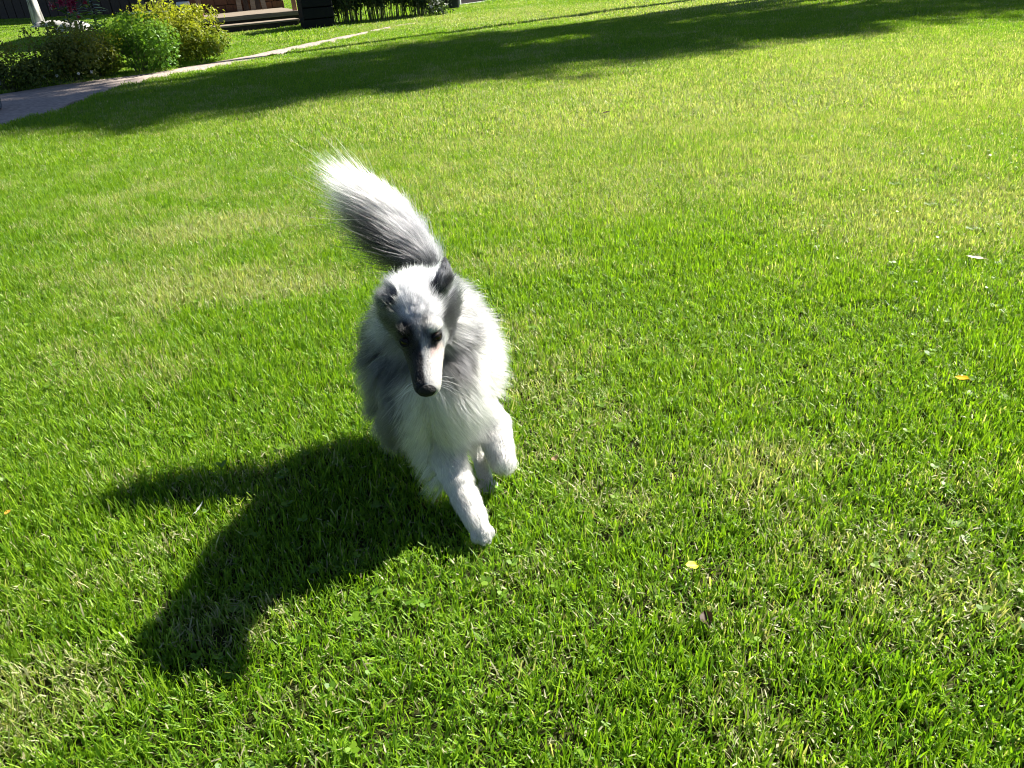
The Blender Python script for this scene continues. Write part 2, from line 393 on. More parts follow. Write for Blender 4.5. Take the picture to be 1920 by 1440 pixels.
# ------------------------------------------------------------------ garden behind the lawn
M_BARK_W = mat('birch_bark', (0.72, 0.70, 0.66), (0.10, 0.09, 0.08), 0.8, 7, 0.5, stretch=(1, 1, 0.35))
M_BARK = mat('bark', (0.16, 0.12, 0.09), (0.06, 0.045, 0.035), 0.9, 14, 0.6, stretch=(1, 1, 0.25))
M_STEM = mat('green_stem', (0.10, 0.13, 0.04), (0.07, 0.06, 0.03), 0.7, 30)
M_DARKWOOD = mat('dark_wood', (0.055, 0.040, 0.030), (0.025, 0.018, 0.014), 0.8, 12, 0.3, stretch=(6, 6, 0.6))
M_REDWOOD = mat('red_brown_wood', (0.17, 0.075, 0.038), (0.085, 0.038, 0.020), 0.7, 9, 0.3, stretch=(5, 5, 0.7))
M_POST = mat('post_wood', (0.42, 0.22, 0.13), (0.28, 0.14, 0.085), 0.7, 9, 0.2, stretch=(5, 5, 0.7))
M_DECK = mat('deck_wood', (0.24, 0.20, 0.15), (0.15, 0.12, 0.09), 0.75, 8, 0.3, stretch=(0.5, 5, 5))
M_SKIRT = mat('skirting_wood', (0.030, 0.026, 0.024), (0.015, 0.013, 0.012), 0.85, 10)
M_NAVY = mat('navy_plastic', (0.012, 0.018, 0.035), (0.008, 0.012, 0.022), 0.5, 5, spec=0.4)
M_BLACK = mat('black_plastic', (0.007, 0.0075, 0.008), (0.004, 0.005, 0.005), 0.7, 8, spec=0.15)
M_WHITE = mat('white_paint', (0.78, 0.77, 0.74), (0.66, 0.65, 0.62), 0.5, 6)
M_GREY = mat('grey_metal', (0.34, 0.35, 0.36), (0.24, 0.25, 0.26), 0.5, 8, spec=0.5)
M_ROCK = mat('pale_rock', (0.36, 0.35, 0.33), (0.20, 0.19, 0.18), 0.9, 6, 0.8)
M_POT = mat('slate_pot', (0.13, 0.145, 0.165), (0.07, 0.08, 0.095), 0.85, 12, 0.6)
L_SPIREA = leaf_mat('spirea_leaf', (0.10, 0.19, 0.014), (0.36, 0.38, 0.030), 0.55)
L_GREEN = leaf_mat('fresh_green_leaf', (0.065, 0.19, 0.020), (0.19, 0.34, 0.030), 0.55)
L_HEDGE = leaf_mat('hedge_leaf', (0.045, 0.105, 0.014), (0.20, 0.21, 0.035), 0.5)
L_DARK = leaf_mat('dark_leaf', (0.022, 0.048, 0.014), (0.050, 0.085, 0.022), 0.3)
L_LILY = leaf_mat('lily_leaf', (0.030, 0.080, 0.018), (0.075, 0.150, 0.030), 0.35, rough=0.35)
L_PETAL = leaf_mat('crimson_petal', (0.10, 0.005, 0.018), (0.22, 0.012, 0.045), 0.4, tcol=(1, 0.6, 0.8))
L_WHITE = leaf_mat('white_petal', (0.70, 0.70, 0.66), (0.85, 0.85, 0.80), 0.3, tcol=(1, 1, 1))
L_TREE = leaf_mat('tree_leaf', (0.035, 0.085, 0.014), (0.080, 0.150, 0.022), 0.35)

def shrub(name, label, base, rx, ry, h, n, material, size, seed, nstem=14, group='shrubs along the path', floor=0.12, lobes=9):
    """stems rising from one foot, leaves packed into overlapping lobes with a ragged outline"""
    r = np.random.default_rng(seed); root = empty(name, base); tag(root, label, 'shrub', group)
    V, F = [], []
    for k in range(nstem):
        a = r.uniform(0, 6.28); q = r.uniform(0.2, 0.85)
        p0 = np.array([math.cos(a) * rx * 0.25 * q, math.sin(a) * ry * 0.25 * q, 0]); p2 = np.array([math.cos(a) * rx * q, math.sin(a) * ry * q, h * r.uniform(.55, .9)])
        pm = (p0 + p2) / 2 + np.array([0, 0, h * .12])
        v, f = tube([p0, pm, p2], [0.007, 0.005, 0.002], 5); o = len(V); V += v; F += [tuple(i + o for i in x) for x in f]
    mesh_obj('stem', V, F, M_STEM, root)
    C, D, T = [], [], []
    lob = [(r.uniform(-.62, .62) * rx, r.uniform(-.62, .62) * ry, r.uniform(.35, .80) * h, r.uniform(.30, .52)) for _ in range(lobes)]
    lob.append((0, 0, h * .5, .62))
    for i in range(n):
        lx, ly, lz, lr = lob[i % len(lob)]
        d = r.normal(0, 1, 3); d /= np.linalg.norm(d); rad = lr * (0.55 + 0.45 * r.uniform() ** 0.5) * r.uniform(.85, 1.12)
        p = np.array([lx + d[0] * rx * rad, ly + d[1] * ry * rad, lz + d[2] * h * rad * 0.85])
        if p[2] < floor * h or p[2] > h * 1.12: p[2] = r.uniform(floor, .6) * h
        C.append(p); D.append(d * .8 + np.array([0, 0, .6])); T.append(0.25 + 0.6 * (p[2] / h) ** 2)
    # shoots that stand out of the outline
    for _ in range(n // 60):
        a = r.uniform(0, 6.28); q = r.uniform(0, .8); p = np.array([math.cos(a) * rx * q, math.sin(a) * ry * q, h * (1.0 - .35 * q * q)]); dv = np.array([math.cos(a) * .3, math.sin(a) * .3, 1.0])
        for k in range(7): C.append(p + dv * k * size * .55 + r.normal(0, size * .25, 3)); D.append(r.normal(0, 1, 3)); T.append(.85)
    leaf_cloud('crown', C, D, size, material, root, seed, 0.55, np.array(T)); return root

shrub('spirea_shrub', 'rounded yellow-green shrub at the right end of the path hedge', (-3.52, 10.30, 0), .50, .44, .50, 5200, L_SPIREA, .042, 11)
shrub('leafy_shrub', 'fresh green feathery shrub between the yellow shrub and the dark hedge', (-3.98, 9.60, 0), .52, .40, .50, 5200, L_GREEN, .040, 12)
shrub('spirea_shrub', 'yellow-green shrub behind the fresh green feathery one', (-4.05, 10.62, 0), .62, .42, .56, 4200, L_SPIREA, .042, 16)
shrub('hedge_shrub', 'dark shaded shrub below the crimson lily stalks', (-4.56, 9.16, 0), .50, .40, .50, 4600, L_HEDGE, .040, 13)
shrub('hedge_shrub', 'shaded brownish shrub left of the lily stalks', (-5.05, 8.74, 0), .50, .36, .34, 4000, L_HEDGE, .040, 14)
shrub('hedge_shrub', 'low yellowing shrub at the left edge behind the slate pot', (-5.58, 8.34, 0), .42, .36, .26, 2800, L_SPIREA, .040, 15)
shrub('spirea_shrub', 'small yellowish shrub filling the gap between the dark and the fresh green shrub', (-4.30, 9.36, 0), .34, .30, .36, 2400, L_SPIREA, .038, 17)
def daisy(seed, p, label):
    r = np.random.default_rng(seed); root = empty('white_flower', p); tag(root, label, 'flower', 'small white flowers under the hedge')
    v, f = tube([(0, 0, 0), (0.005, -0.004, 0.05), (0.0, -0.012, 0.12)], [.002, .002, .0015], 4); mesh_obj('stem', v, f, M_STEM, root)
    PV, PF = [], []
    for k in range(6):
        a = k * 1.047; b0 = len(PV)
        PV += [(0, -.012, .12), (math.cos(a - .35) * .013, -.016 + math.sin(a - .35) * .006, .12 + math.sin(a - .35) * .012), (math.cos(a) * .019, -.016 + math.sin(a) * .006, .12 + math.sin(a) * .018), (math.cos(a + .35) * .013, -.016 + math.sin(a + .35) * .006, .12 + math.sin(a + .35) * .012)]
        PF.append((b0, b0 + 1, b0 + 2, b0 + 3))
    o = mesh_obj('petal', PV, PF, L_WHITE, root); set_attr(o.data, 'tint', np.full(len(PV), .6)); return root
for i in range(6):
    t = i / 5; daisy(40 + i, (-4.90 + .62 * t + .05 * math.sin(9 * t), 8.64 + .38 * t + .04 * math.cos(7 * i), 0), 'tiny white flower at the foot of the dark hedge')

# ---- lilies: every leaf a part
def lily(base, h, nleaf, flowers, seed, label):
    r = np.random.default_rng(seed); root = empty('lily_plant', base); tag(root, label, 'lily', 'tall lilies behind the hedge')
    top = np.array([r.normal(0, .03), r.normal(0, .03), h])
    v, f = tube([(0, 0, 0), top * .5 + np.array([.012, 0, 0]), top], [.009, .007, .004], 6); mesh_obj('stem', v, f, M_STEM, root, True)
    LV = [(0, 0, 0), (.04, .015, .012), (.10, .017, .010), (.17, 0, -.02), (.10, -.017, .010), (.04, -.015, .012)]
    lm = bpy.data.meshes.new('leaf'); lm.from_pydata(LV, [], [(0, 1, 5), (1, 2, 4, 5), (2, 3, 4)]); lm.materials.append(L_LILY); set_attr(lm, 'tint', [.1, .3, .5, .8, .5, .3])
    for k in range(nleaf):
        t = .18 + .78 * k / nleaf; o = bpy.data.objects.new('leaf', lm); COL.objects.link(o); o.parent = root
        o.location = tuple(top * t + np.array([.012 * (1 - abs(2 * t - 1)), 0, 0])); o.rotation_euler = (r.normal(0, .25), r.uniform(-.45, .15), k * 2.4 + r.normal(0, .2)); s = r.uniform(.95, 1.35) * (1.1 - .35 * t); o.scale = (s, s, s)
    for k in range(flowers):
        fr = r.normal(0, .045, 3); c = top + fr + np.array([0, 0, -.01]); PV, PF = [], []
        ax = np.array([r.normal(0, 1), r.normal(-.4, .6), .2]); ax /= np.linalg.norm(ax); u = np.cross(ax, [0, 0, 1.]); u /= np.linalg.norm(u); w = np.cross(ax, u)
        for q in range(6):
            a = q * 1.047; rd = math.cos(a) * u + math.sin(a) * w; sd = -math.sin(a) * u + math.cos(a) * w; b0 = len(PV)
            PV += [c, c + ax * .035 + rd * .022 + sd * .012, c + ax * .040 + rd * .060, c + ax * .035 + rd * .022 - sd * .012]; PF.append((b0, b0 + 1, b0 + 2, b0 + 3))
        o = mesh_obj('flower', PV, PF, L_PETAL, root); set_attr(o.data, 'tint', np.repeat(r.uniform(0, 1, 6), 4))
    return root
b1 = PY(146, 105, 9.65); b2 = PY(196, 100, 9.95)
lily((b1[0], b1[1], 0), .76, 56, 8, 3, 'lily stalk topped with crimson flowers behind the hedge')
lily((b1[0] + .10, b1[1] + .12, 0), .72, 44, 5, 5, 'shorter lily stalk with a few crimson flowers beside the tallest blooms')
lily((b2[0], b2[1], 0), 1.04, 90, 2, 4, 'tallest leafy lily stalk rising beyond the hedge')

# ---- slate pot at the path
V, F = lathe([(.10, 0), (.115, .02), (.125, .10), (.135, .17), (.132, .19), (.165, .195), (.17, .24), (.165, .262), (.14, .262), (.13, .20), (.0, .20)], 28)
pp = G(-4, 214); o = mesh_obj('plant_pot', V, F, M_POT, None, True); o.location = (pp[0] - .10, pp[1] + .05, .03)
tag(o, 'dark slate plant pot standing on the path at the left edge', 'pot')

# ---- birches, rock
def birch(base, r0, h, lean, seed, label):
    r = np.random.default_rng(seed); root = empty('birch_tree', base); tag(root, label, 'tree', 'white birches by the shed')
    pts = [np.array([lean * t * h + .05 * math.sin(5 * t + seed), .04 * math.sin(7 * t), t * h]) for t in np.linspace(0, 1, 12)]
    v, f = tube(pts, [r0 * (1.25 if i == 0 else 1) * (1 - .8 * i / 11) for i in range(12)], 12); mesh_obj('trunk', v, f, M_BARK_W, root, True)
    BV, BF, C, D = [], [], [], []
    for k in range(16):
        t = r.uniform(.4, .97); p0 = pts[int(t * 11)]; a = r.uniform(0, 6.28); L = 1.6 * (1.1 - t) + .5
        p1 = p0 + np.array([math.cos(a) * L * .6, math.sin(a) * L * .6, L * .6]); p2 = p0 + np.array([math.cos(a) * L, math.sin(a) * L, L * .5])
        v, f = tube([p0, p1, p2], [.03, .018, .006], 5); o = len(BV); BV += v; BF += [tuple(i + o for i in x) for x in f]
        for q in range(130):
            s = r.uniform(.2, 1); C.append(p0 + (p2 - p0) * s + r.normal(0, .28, 3)); D.append(r.normal(0, 1, 3))
    mesh_obj('branch', BV, BF, M_BARK_W, root); leaf_cloud('crown', C, D, .09, L_TREE, root, seed, .7); return root
b = G(72, 49); birch((b[0], b[1], 0), .125, 6.5, -.03, 1, 'stout white birch trunk in front of the dark shed')
b = G(112, 47); birch((b[0], b[1] - 1.0, 0), .075, 5.5, -.05, 2, 'slender white birch behind the crimson lilies')
def rock(base, s, seed, label):
    bm = bmesh.new(); bmesh.ops.create_icosphere(bm, subdivisions=3, radius=1.0)
    for v in bm.verts:
        k = 1 + .28 * mnoise.noise(v.co * 1.6 + Vector((seed, 0, 0))) + .1 * mnoise.noise(v.co * 4)
        v.co = Vector((v.co.x * s[0], v.co.y * s[1], max(v.co.z, -.3) * s[2])) * k
    o = bm_obj('boulder', bm, M_ROCK, None, True); o.location = base; tag(o, label, 'boulder', 'pale rocks by the birches'); return o
p = G(98, 52); rock((p[0], p[1], .02), (.50, .3, .15), 2, 'long pale boulder beside the stout birch')
p = G(140, 60); rock((p[0], p[1], .05), (.35, .25, .17), 5, 'small pale boulder behind the lily stalks')

# ---- dark shed of upright boards behind the birches
sa, sb = np.array([-20.0, 29.2]), np.array([-8.7, 24.0]); sd = (sb - sa) / np.linalg.norm(sb - sa); sn = np.array([sd[1], -sd[0]])
shed = empty('garden_shed', (sa[0], sa[1], 0), math.atan2(sd[1], sd[0])); tag(shed, 'dark board shed standing in shade behind the birches', 'shed')
sl_ = float(np.linalg.norm(sb - sa)); nb = 34; bw = sl_ / nb
bm = bmesh.new(); add_box(bm, (0, 0, 1.2), (bw * .93, .03, 2.4), None, .006); bme = bpy.data.meshes.new('board'); bm.to_mesh(bme); bm.free(); bme.materials.append(M_DARKWOOD)
for k in range(nb):
    o = bpy.data.objects.new('board', bme); COL.objects.link(o); o.parent = shed; o.location = (bw * (k + .5), random.uniform(-.006, .006) - .018, random.uniform(0, .02))
box_obj('wall', (sl_ / 2, 1.3, 1.18), (sl_ - .02, 2.56, 2.36), M_DARKWOOD, shed)
for sg, yc in ((1, .45), (-1, 2.15)):
    box_obj('roof', (sl_ / 2, yc, 2.80), (sl_ + .5, 1.95, .06), M_SKIRT, shed, Matrix.Rotation(sg * .42, 3, 'X'))

# ---- log cabin with its deck
d2 = np.array([.906, .4226]); n2 = np.array([.4226, -.906])            # along the front; out of the front
DZ = .24
q = G(563, 19, DZ); D1 = q[:2]; D0 = D1 - d2 * 2.45
def cab(u, w):                                                      # u along the deck front from its left end, w behind it
    return D0 + d2 * u - n2 * w
ang = math.atan2(d2[1], d2[0])
cabin = empty('log_cabin', (D0[0], D0[1], 0), ang); tag(cabin, 'red-brown wooden cabin with a low deck under its porch roof', 'cabin')
# local axes: x along the front, y to the back
CW = 2.45
box_obj('wall', (CW / 2, 2.75, 1.0), (CW + .1, 2.1, 1.98), M_DARKWOOD, cabin)
sm = {}
for wv in (.24, .33, .19):
    bm = bmesh.new(); add_box(bm, (0, 0, 0), (wv - .008, .03, .172), None, .006); me_ = bpy.data.meshes.new('wall_shingle'); bm.to_mesh(me_); bm.free(); me_.materials.append(M_REDWOOD); sm[wv] = me_
for row in range(11):
    x = .72 + (.1 if row % 2 else 0)
    while x < CW - .1:
        wv = random.choice((.24, .33, .19)); o = bpy.data.objects.new('wall_shingle', sm[wv]); COL.objects.link(o); o.parent = cabin
        o.location = (x + wv / 2, 1.685 + random.uniform(-.008, .006), .10 + .18 * row); x += wv
dr = box_obj('door', (.36, 1.675, 1.05), (.62, .04, 1.60), M_NAVY, cabin); box_obj('handle', (.62, 1.64, 1.0), (.03, .04, .12), M_GREY, dr)
for k in range(10): box_obj('deck_board', (CW / 2, .08 + .16 * k, DZ - .015), (CW, .150, .030), M_DECK, cabin, None, .004)
box_obj('deck_edge', (CW / 2, -.025, DZ - .035), (CW + .04, .03, .075), M_DECK, cabin, None, .004)
box_obj('deck_skirting', (CW / 2, .02, .10), (CW - .04, .03, .19), M_SKIRT, cabin)
for u in (.10, .72, CW - .08): box_obj('porch_post', (u, .08, 1.06), (.075, .075, 1.64), M_POST, cabin, None, .006)
box_obj('porch_beam', (CW / 2, .08, 1.93), (CW + .1, .09, .10), M_POST, cabin)
for sg, yc in ((1, .86), (-1, 2.96)): box_obj('roof', (CW / 2, yc, 2.16), (CW + .3, 2.2, .06), M_SKIRT, cabin, Matrix.Rotation(sg * .18, 3, 'X'))
st_ = empty('deck_step', tuple(cab(1.85, -.50)) + (0,), ang); st_.name = 'deck_step'; tag(st_, 'long low dark step with a pale tread in front of the cabin deck', 'step')
box_obj('tread', (-.35, 0, .125), (1.5, .34, .03), M_DECK, st_, None, .004); box_obj('riser', (-.35, -.12, .055), (1.44, .05, .11), M_SKIRT, st_); box_obj('end_panel', (.38, .02, .055), (.04, .28, .11), M_DECK, st_)
for k, (u, t) in enumerate([(1.62, .05), (1.76, -.04), (1.88, .08), (1.98, .02), (2.10, -.06)]):
    c_ = cab(u, 1.50); o = box_obj('plank', (0, 0, .70), (.09, .022, 1.4), M_DARKWOOD if k % 2 else M_DECK); o.location = (c_[0], c_[1], DZ + .004); o.rotation_euler = (-.10, t, ang)
    tag(o, ['leftmost plank leaning on the cabin wall', 'second plank from the left leaning on the cabin wall', 'middle plank leaning on the cabin wall', 'fourth plank from the left leaning on the cabin wall', 'rightmost plank leaning on the cabin wall'][k], 'plank', 'planks leaning on the cabin wall')
c_ = cab(.50, .45); bk = empty('bucket', (c_[0], c_[1], DZ + .002)); tag(bk, 'tapered grey bucket with a white rim on the cabin deck', 'bucket')
V, F = lathe([(.055, 0), (.075, .06), (.095, .22), (.09, .22), (.05, .01)], 20); mesh_obj('body', V, F, M_GREY, bk, True)
V, F = lathe([(.095, .215), (.112, .215), (.112, .275), (.10, .285), (.09, .275)], 20); mesh_obj('rim', V, F, M_WHITE, bk, True)
c_ = cab(CW, -.06); o = box_obj('white_bracket', (0, 0, .17), (.07, .03, .34), M_WHITE, None, None, .005); o.location = (c_[0] + .1, c_[1], .0); o.rotation_euler = (0, -.25, ang); tag(o, 'white slanted board propped at the right end of the deck', 'board')

# ---- rail and lamp behind the hedge
def pipe_thing(name, pts, rad, m, label, cat):
    base = np.array([pts[0][0], pts[0][1], 0]); V, F = tube([np.array(p) - base for p in pts], [rad] * len(pts), 8); o = mesh_obj(name, V, F, m, None, True); o.location = tuple(base); return tag(o, label, cat)
rl = [PY(242, 26, 14.2), PY(262, 24.5, 14.1), PY(285, 21.5, 13.9), PY(306, 22, 13.8), PY(318, 22, 13.7), PY(324, 27, 13.7), PY(325.5, 36, 13.7)]
e = rl[-1].copy(); e[2] = 0.0; s0 = rl[0].copy(); s0[2] = 0.0
pipe_thing('hand_rail', [s0, rl[0]] + rl[1:] + [e], .012, M_GREY, 'thin grey bent pipe rail behind the hedge', 'rail')
lp = PY(316, 36, 13.2); lb = empty('garden_lamp', (lp[0], lp[1], 0)); tag(lb, 'short black lamp post with a white ball top behind the hedge', 'lamp')
V, F = lathe([(.05, 0), (.035, .03), (.030, lp[2] - .03), (.04, lp[2] - .02), (.02, lp[2])], 14); mesh_obj('post', V, F, M_BLACK, lb, True)
bm = bmesh.new(); bmesh.ops.create_uvsphere(bm, u_segments=14, v_segments=10, radius=.032); o = bm_obj('globe', bm, M_WHITE, lb, True); o.location = (0, 0, lp[2] + .02)

# ---- black compost box and the dark stalky shrubs beside the path
p = G(592, 57); cb = empty('compost_box', (p[0], p[1] + .25, 0), .35); tag(cb, 'black compost box at the left end of the dark shrubs', 'box')
for k in range(5): box_obj('side_board', (0, -.25, .09 + .17 * k), (.50, .025, .155), M_BLACK, cb, None, .004)
for sx in (-1, 1): box_obj('side_panel', (sx * .24, .0, .43), (.025, .47, .86), M_BLACK, cb, None, .004)
box_obj('back_panel', (0, .25, .43), (.50, .025, .86), M_BLACK, cb); box_obj('lid', (0, 0, .885), (.56, .56, .03), M_BLACK, cb, None, .006)
def stalky(base, rx, ry, h, seed, label, ns=60, nl=8400):
    r = np.random.default_rng(seed); root = empty('tall_shrub', base); tag(root, label, 'shrub', 'dark shrubs beyond the path')
    V, F, C, D = [], [], [], []
    for k in range(ns):
        a = r.uniform(0, 6.28); q = math.sqrt(r.uniform(0, 1)); p0 = np.array([math.cos(a) * rx * q * .75, math.sin(a) * ry * q * .75, 0]); p2 = p0 * 1.35 + np.array([r.normal(0, .05), r.normal(0, .05), h * r.uniform(.75, 1.05)])
        v, f = tube([p0, (p0 + p2) / 2, p2], [.006, .005, .003], 5); o = len(V); V += v; F += [tuple(i + o for i in x) for x in f]
        for _ in range(nl // ns):
            t = r.uniform(.12, 1) ** .7; C.append(p0 + (p2 - p0) * t + r.normal(0, .055, 3)); D.append(r.normal(0, 1, 3) + np.array([0, 0, .6]))
    C = [c if c[2] > .04 else np.array([c[0], c[1], .06]) for c in C]
    mesh_obj('stalk', V, F, M_STEM, root); leaf_cloud('crown', C, D, .085, L_DARK, root, seed, .36); return root
for (x, y, dy, rx, ry, h, sd_, lab) in [(645, 50, .45, .42, .40, 1.35, 21, 'dark stalky shrub next to the black compost box'), (715, 43, .45, .45, .42, 1.45, 22, 'middle one of the dark stalky shrubs beyond the path'), (785, 36, .45, .42, .38, 1.15, 23, 'right-hand dark stalky shrub near the blue barrel')]:
    p = G(x, y); stalky((p[0], p[1] + dy, 0), rx, ry, h, sd_, lab)
p = G(822, 32); wr = np.random.default_rng(9); wb = empty('flower_clump', (p[0], p[1] + .1, 0)); tag(wb, 'low clump of white flowers right of the dark shrubs', 'flowers')
cc_ = np.stack([wr.normal(0, .10, 420), wr.normal(0, .10, 420), wr.uniform(.03, .30, 420)], 1); leaf_cloud('foliage', cc_, wr.normal(0, 1, (420, 3)), .06, L_DARK, wb, 77, .5)
for k in range(9):
    cw = np.array([wr.normal(0, .07), -.10 + wr.normal(0, .03), wr.uniform(.14, .34)]); leaf_cloud('flower', cw + wr.normal(0, .012, (10, 3)), wr.normal(0, 1, (10, 3)), .028, L_WHITE, wb, 80 + k, .9)
p = G(851, 19); bl = empty('barrel', (p[0], p[1] + .12, 0)); tag(bl, 'dark blue barrel right of the white flowers', 'barrel')
V, F = lathe([(.105, 0), (.112, .02), (.118, .20), (.124, .21), (.118, .22), (.120, .42), (.126, .43), (.120, .44), (.112, .62), (.10, .64)], 24); mesh_obj('body', V, F, M_NAVY, bl, True)
V, F = lathe([(.10, .64), (.112, .645), (.112, .67), (.09, .675)], 24); mesh_obj('lid', V, F, M_BLACK, bl, True)
pa, pb = G(863, 11.5), G(935, 1.5); fr_ = empty('cold_frame', tuple(pa)); tag(fr_, 'low cold frame with pale rails beyond the blue barrel', 'cold frame')
fv = pb - pa; fl = np.linalg.norm(fv); fa = math.atan2(fv[1], fv[0]); fr_.rotation_euler.z = fa
box_obj('front_board', (fl / 2, .03, .09), (fl, .03, .15), M_SKIRT, fr_); box_obj('back_board', (fl / 2, .8, .15), (fl, .03, .28), M_SKIRT, fr_)
box_obj('front_rail', (fl / 2, 0.0, .02), (fl, .03, .035), M_WHITE, fr_); box_obj('top_rail', (fl / 2, .03, .185), (fl, .04, .03), M_WHITE, fr_)
for u in (0.0, fl): box_obj('corner_post', (u, 0.0, .17), (.035, .04, .34), M_WHITE, fr_); box_obj('end_board', (u, .42, .11), (.03, .74, .2), M_SKIRT, fr_)

# ---- tall trees beyond the right of the picture: their crowns throw the long shade across the lawn
def tree_proto(seed, h, rx, z0, nleaf):
    r = np.random.default_rng(seed); root = empty('garden_tree')
    pts = [np.array([.15 * math.sin(3 * t + seed), .12 * math.sin(4 * t), t * h]) for t in np.linspace(0, 1, 10)]
    v, f = tube(pts, [.17 * (1 - .85 * i / 9) for i in range(10)], 10); mesh_obj('trunk', v, f, M_BARK, root, True)
    V, F, C, D = [], [], [], []
    nb_ = 34
    for k in range(nb_):
        t = z0 / h + (1 - z0 / h) * (k + .5) / nb_; p0 = pts[min(9, int(t * 9.0))] * np.array([1, 1, 0]) + np.array([0, 0, t * h]); a = k * 2.4 + r.normal(0, .3)
        s = (t - z0 / h) / (1 - z0 / h); L = rx * (math.sin(math.pi * min(.97, .14 + .86 * s)) ** .6) * r.uniform(.8, 1.12)
        p2 = p0 + np.array([math.cos(a) * L, math.sin(a) * L, L * r.uniform(.0, .4)]); pm = (p0 + p2) / 2 + np.array([0, 0, .15 * L])
        v, f = tube([p0, pm, p2], [.045, .025, .008], 5); o = len(V); V += v; F += [tuple(i + o for i in x) for x in f]
        for _ in range(nleaf // nb_):
            u = r.uniform(.1, 1.03); C.append(p0 + (p2 - p0) * u + r.normal(0, .20, 3) * np.array([1, 1, .8])); D.append(r.normal(0, 1, 3) + np.array([0, 0, .5]))
    mesh_obj('branch', V, F, M_BARK, root); leaf_cloud('crown', C, D, .15, L_TREE, root, seed, .6); return root
def copy_thing(root, loc, rz, s):
    c = root.copy(); COL.objects.link(c)
    for ch in root.children: k = ch.copy(); COL.objects.link(k); k.parent = c
    c.location = loc; c.rotation_euler.z = rz; c.scale = s; return c
TZ = 13.0; OFF = np.array([SUN[0], SUN[1]]) / SUN[2]
protos = [tree_proto(31, 15.2, 1.7, 10.4, 8600), tree_proto(32, 14.8, 1.5, 10.6, 7200)]
SHADE = [(-8.0, 5.3, 1.12, 0), (-5.9, 6.05, 1.0, 1), (-4.0, 6.85, 1.0, 0), (-1.9, 7.75, 1.0, 1), (.3, 8.65, .97, 0), (2.6, 9.4, 1.0, 1), (5.0, 10.3, 1.0, 0), (8.0, 11.4, 1.0, 1), (-7.1, 7.55, 1.02, 0), (-.6, 10.1, .72, 1), (2.4, 11.5, .75, 1)]
for i, (x, y, s, k) in enumerate(SHADE):
    o = protos[k] if i in (0, 1) else None
    if o is None: o = copy_thing(protos[k], (0, 0, 0), i * 1.3, (s, s, s))
    bx_, by_ = x + OFF[0] * TZ * s, y + OFF[1] * TZ * s
    o.location = (bx_, by_, 0); o.rotation_euler.z = i * 1.3; o.scale = (s, s, s)
    tag(o, 'tall tree beyond the right of the lawn, throwing the long shade', 'tree', 'trees that shade the lawn')

# ---- fallen leaves on the grass
def fallen_leaf(px, py, L, W, col, seed, label, z=.034, cup=.25, cat='leaf'):
    r = np.random.default_rng(seed); p = G(px, py, z); V, F = [], []; nu, nv = 9, 5
    for i in range(nu):
        t = i / (nu - 1); w = W * math.sin(math.pi * (t ** .8)) ** .8 * .5 + .0006
        for j in range(nv):
            s = j / (nv - 1) * 2 - 1; V.append(((t - .5) * L, s * w, cup * abs(s) * w + .18 * L * (t - .5) ** 2 + r.normal(0, .0006)))
    for i in range(nu - 1):
        for j in range(nv - 1): a = i * nv + j; F.append((a, a + nv, a + nv + 1, a + 1))
    b0 = len(V); st, sf = tube([(-L * .48, 0, .001), (-L * .62, .002, .003), (-L * .78, .006, .002)], [.0009, .0008, .0006], 4); V += st; F += [tuple(i + b0 for i in x) for x in sf]
    m = leaf_mat('fallen_leaf_' + str(seed), tuple(c * .75 for c in col), col, .35, .5, .3, (1, .95, .6)); o = mesh_obj('fallen_leaf', V, F, m, None, True)
    set_attr(o.data, 'tint', r.uniform(.3, 1, len(V))); o.location = tuple(p); o.rotation_euler = (r.uniform(-.45, .1), r.uniform(-.3, .3), r.uniform(0, 6.28)); return tag(o, label, cat, 'leaves fallen on the lawn')
fallen_leaf(1803, 709, .032, .020, (.80, .50, .01), 1, 'bright yellow fallen leaf on the grass to the right of the dog', .040)
fallen_leaf(603, 327, .036, .022, (.75, .42, .02), 2, 'orange-yellow fallen leaf beside the tip of the tail')
fallen_leaf(1297, 1060, .026, .015, (.55, .58, .02), 3, 'lime-yellow fallen leaf in the grass right of the front paw', .042)
fallen_leaf(1828, 483, .052, .020, (.74, .66, .50), 4, 'pale cream fallen leaf on the far right of the lawn', .036)
fallen_leaf(1326, 1160, .032, .020, (.060, .032, .018), 5, 'curled dark brown leaf in the grass at lower right', .027, .8)
fallen_leaf(1041, 860, .020, .016, (.34, .24, .13), 6, 'small tan leaf right of the folded front leg', .038, .5)
fallen_leaf(15, 960, .020, .013, (.75, .36, .05), 7, 'orange fallen leaf at the left edge of the lawn', .04)
fallen_leaf(1137, 211, .05, .03, (.10, .07, .04), 8, 'dark dry leaf on the pale worn patch of lawn', .04)
fallen_leaf(375, 950, .030, .007, (.66, .68, .62), 9, 'narrow whitish leaf at the edge of the tail shadow', .042)
# ------------------------------------------------------------------ the dog
def nrm(v): v = np.asarray(v, float); return v / (np.linalg.norm(v) + 1e-12)
# head frame: origin between the eyes, hx = dog's left (picture right), hy = towards the nose, hz = up
EYE = PY(790, 636, 1.155)
HS = 1.05
hy = nrm([0.075, -math.cos(math.radians(26)), -math.sin(math.radians(26))])
hx = nrm(np.array([1.0, 0, 0.065]) - hy * np.dot([1.0, 0, 0.065], hy)); hz = np.cross(hx, hy); hz = hz if hz[2] > 0 else -hz
def H(x, y, z): return EYE + (hx * x + hy * y * (.96 if y > 0 else 1) + hz * z) * HS
def toH(P):
    Q = (P - EYE) / HS; q = np.stack([Q @ hx, Q @ hy, Q @ hz], -1); q[..., 1] = np.where(q[..., 1] > 0, q[..., 1] / .96, q[..., 1]); return q

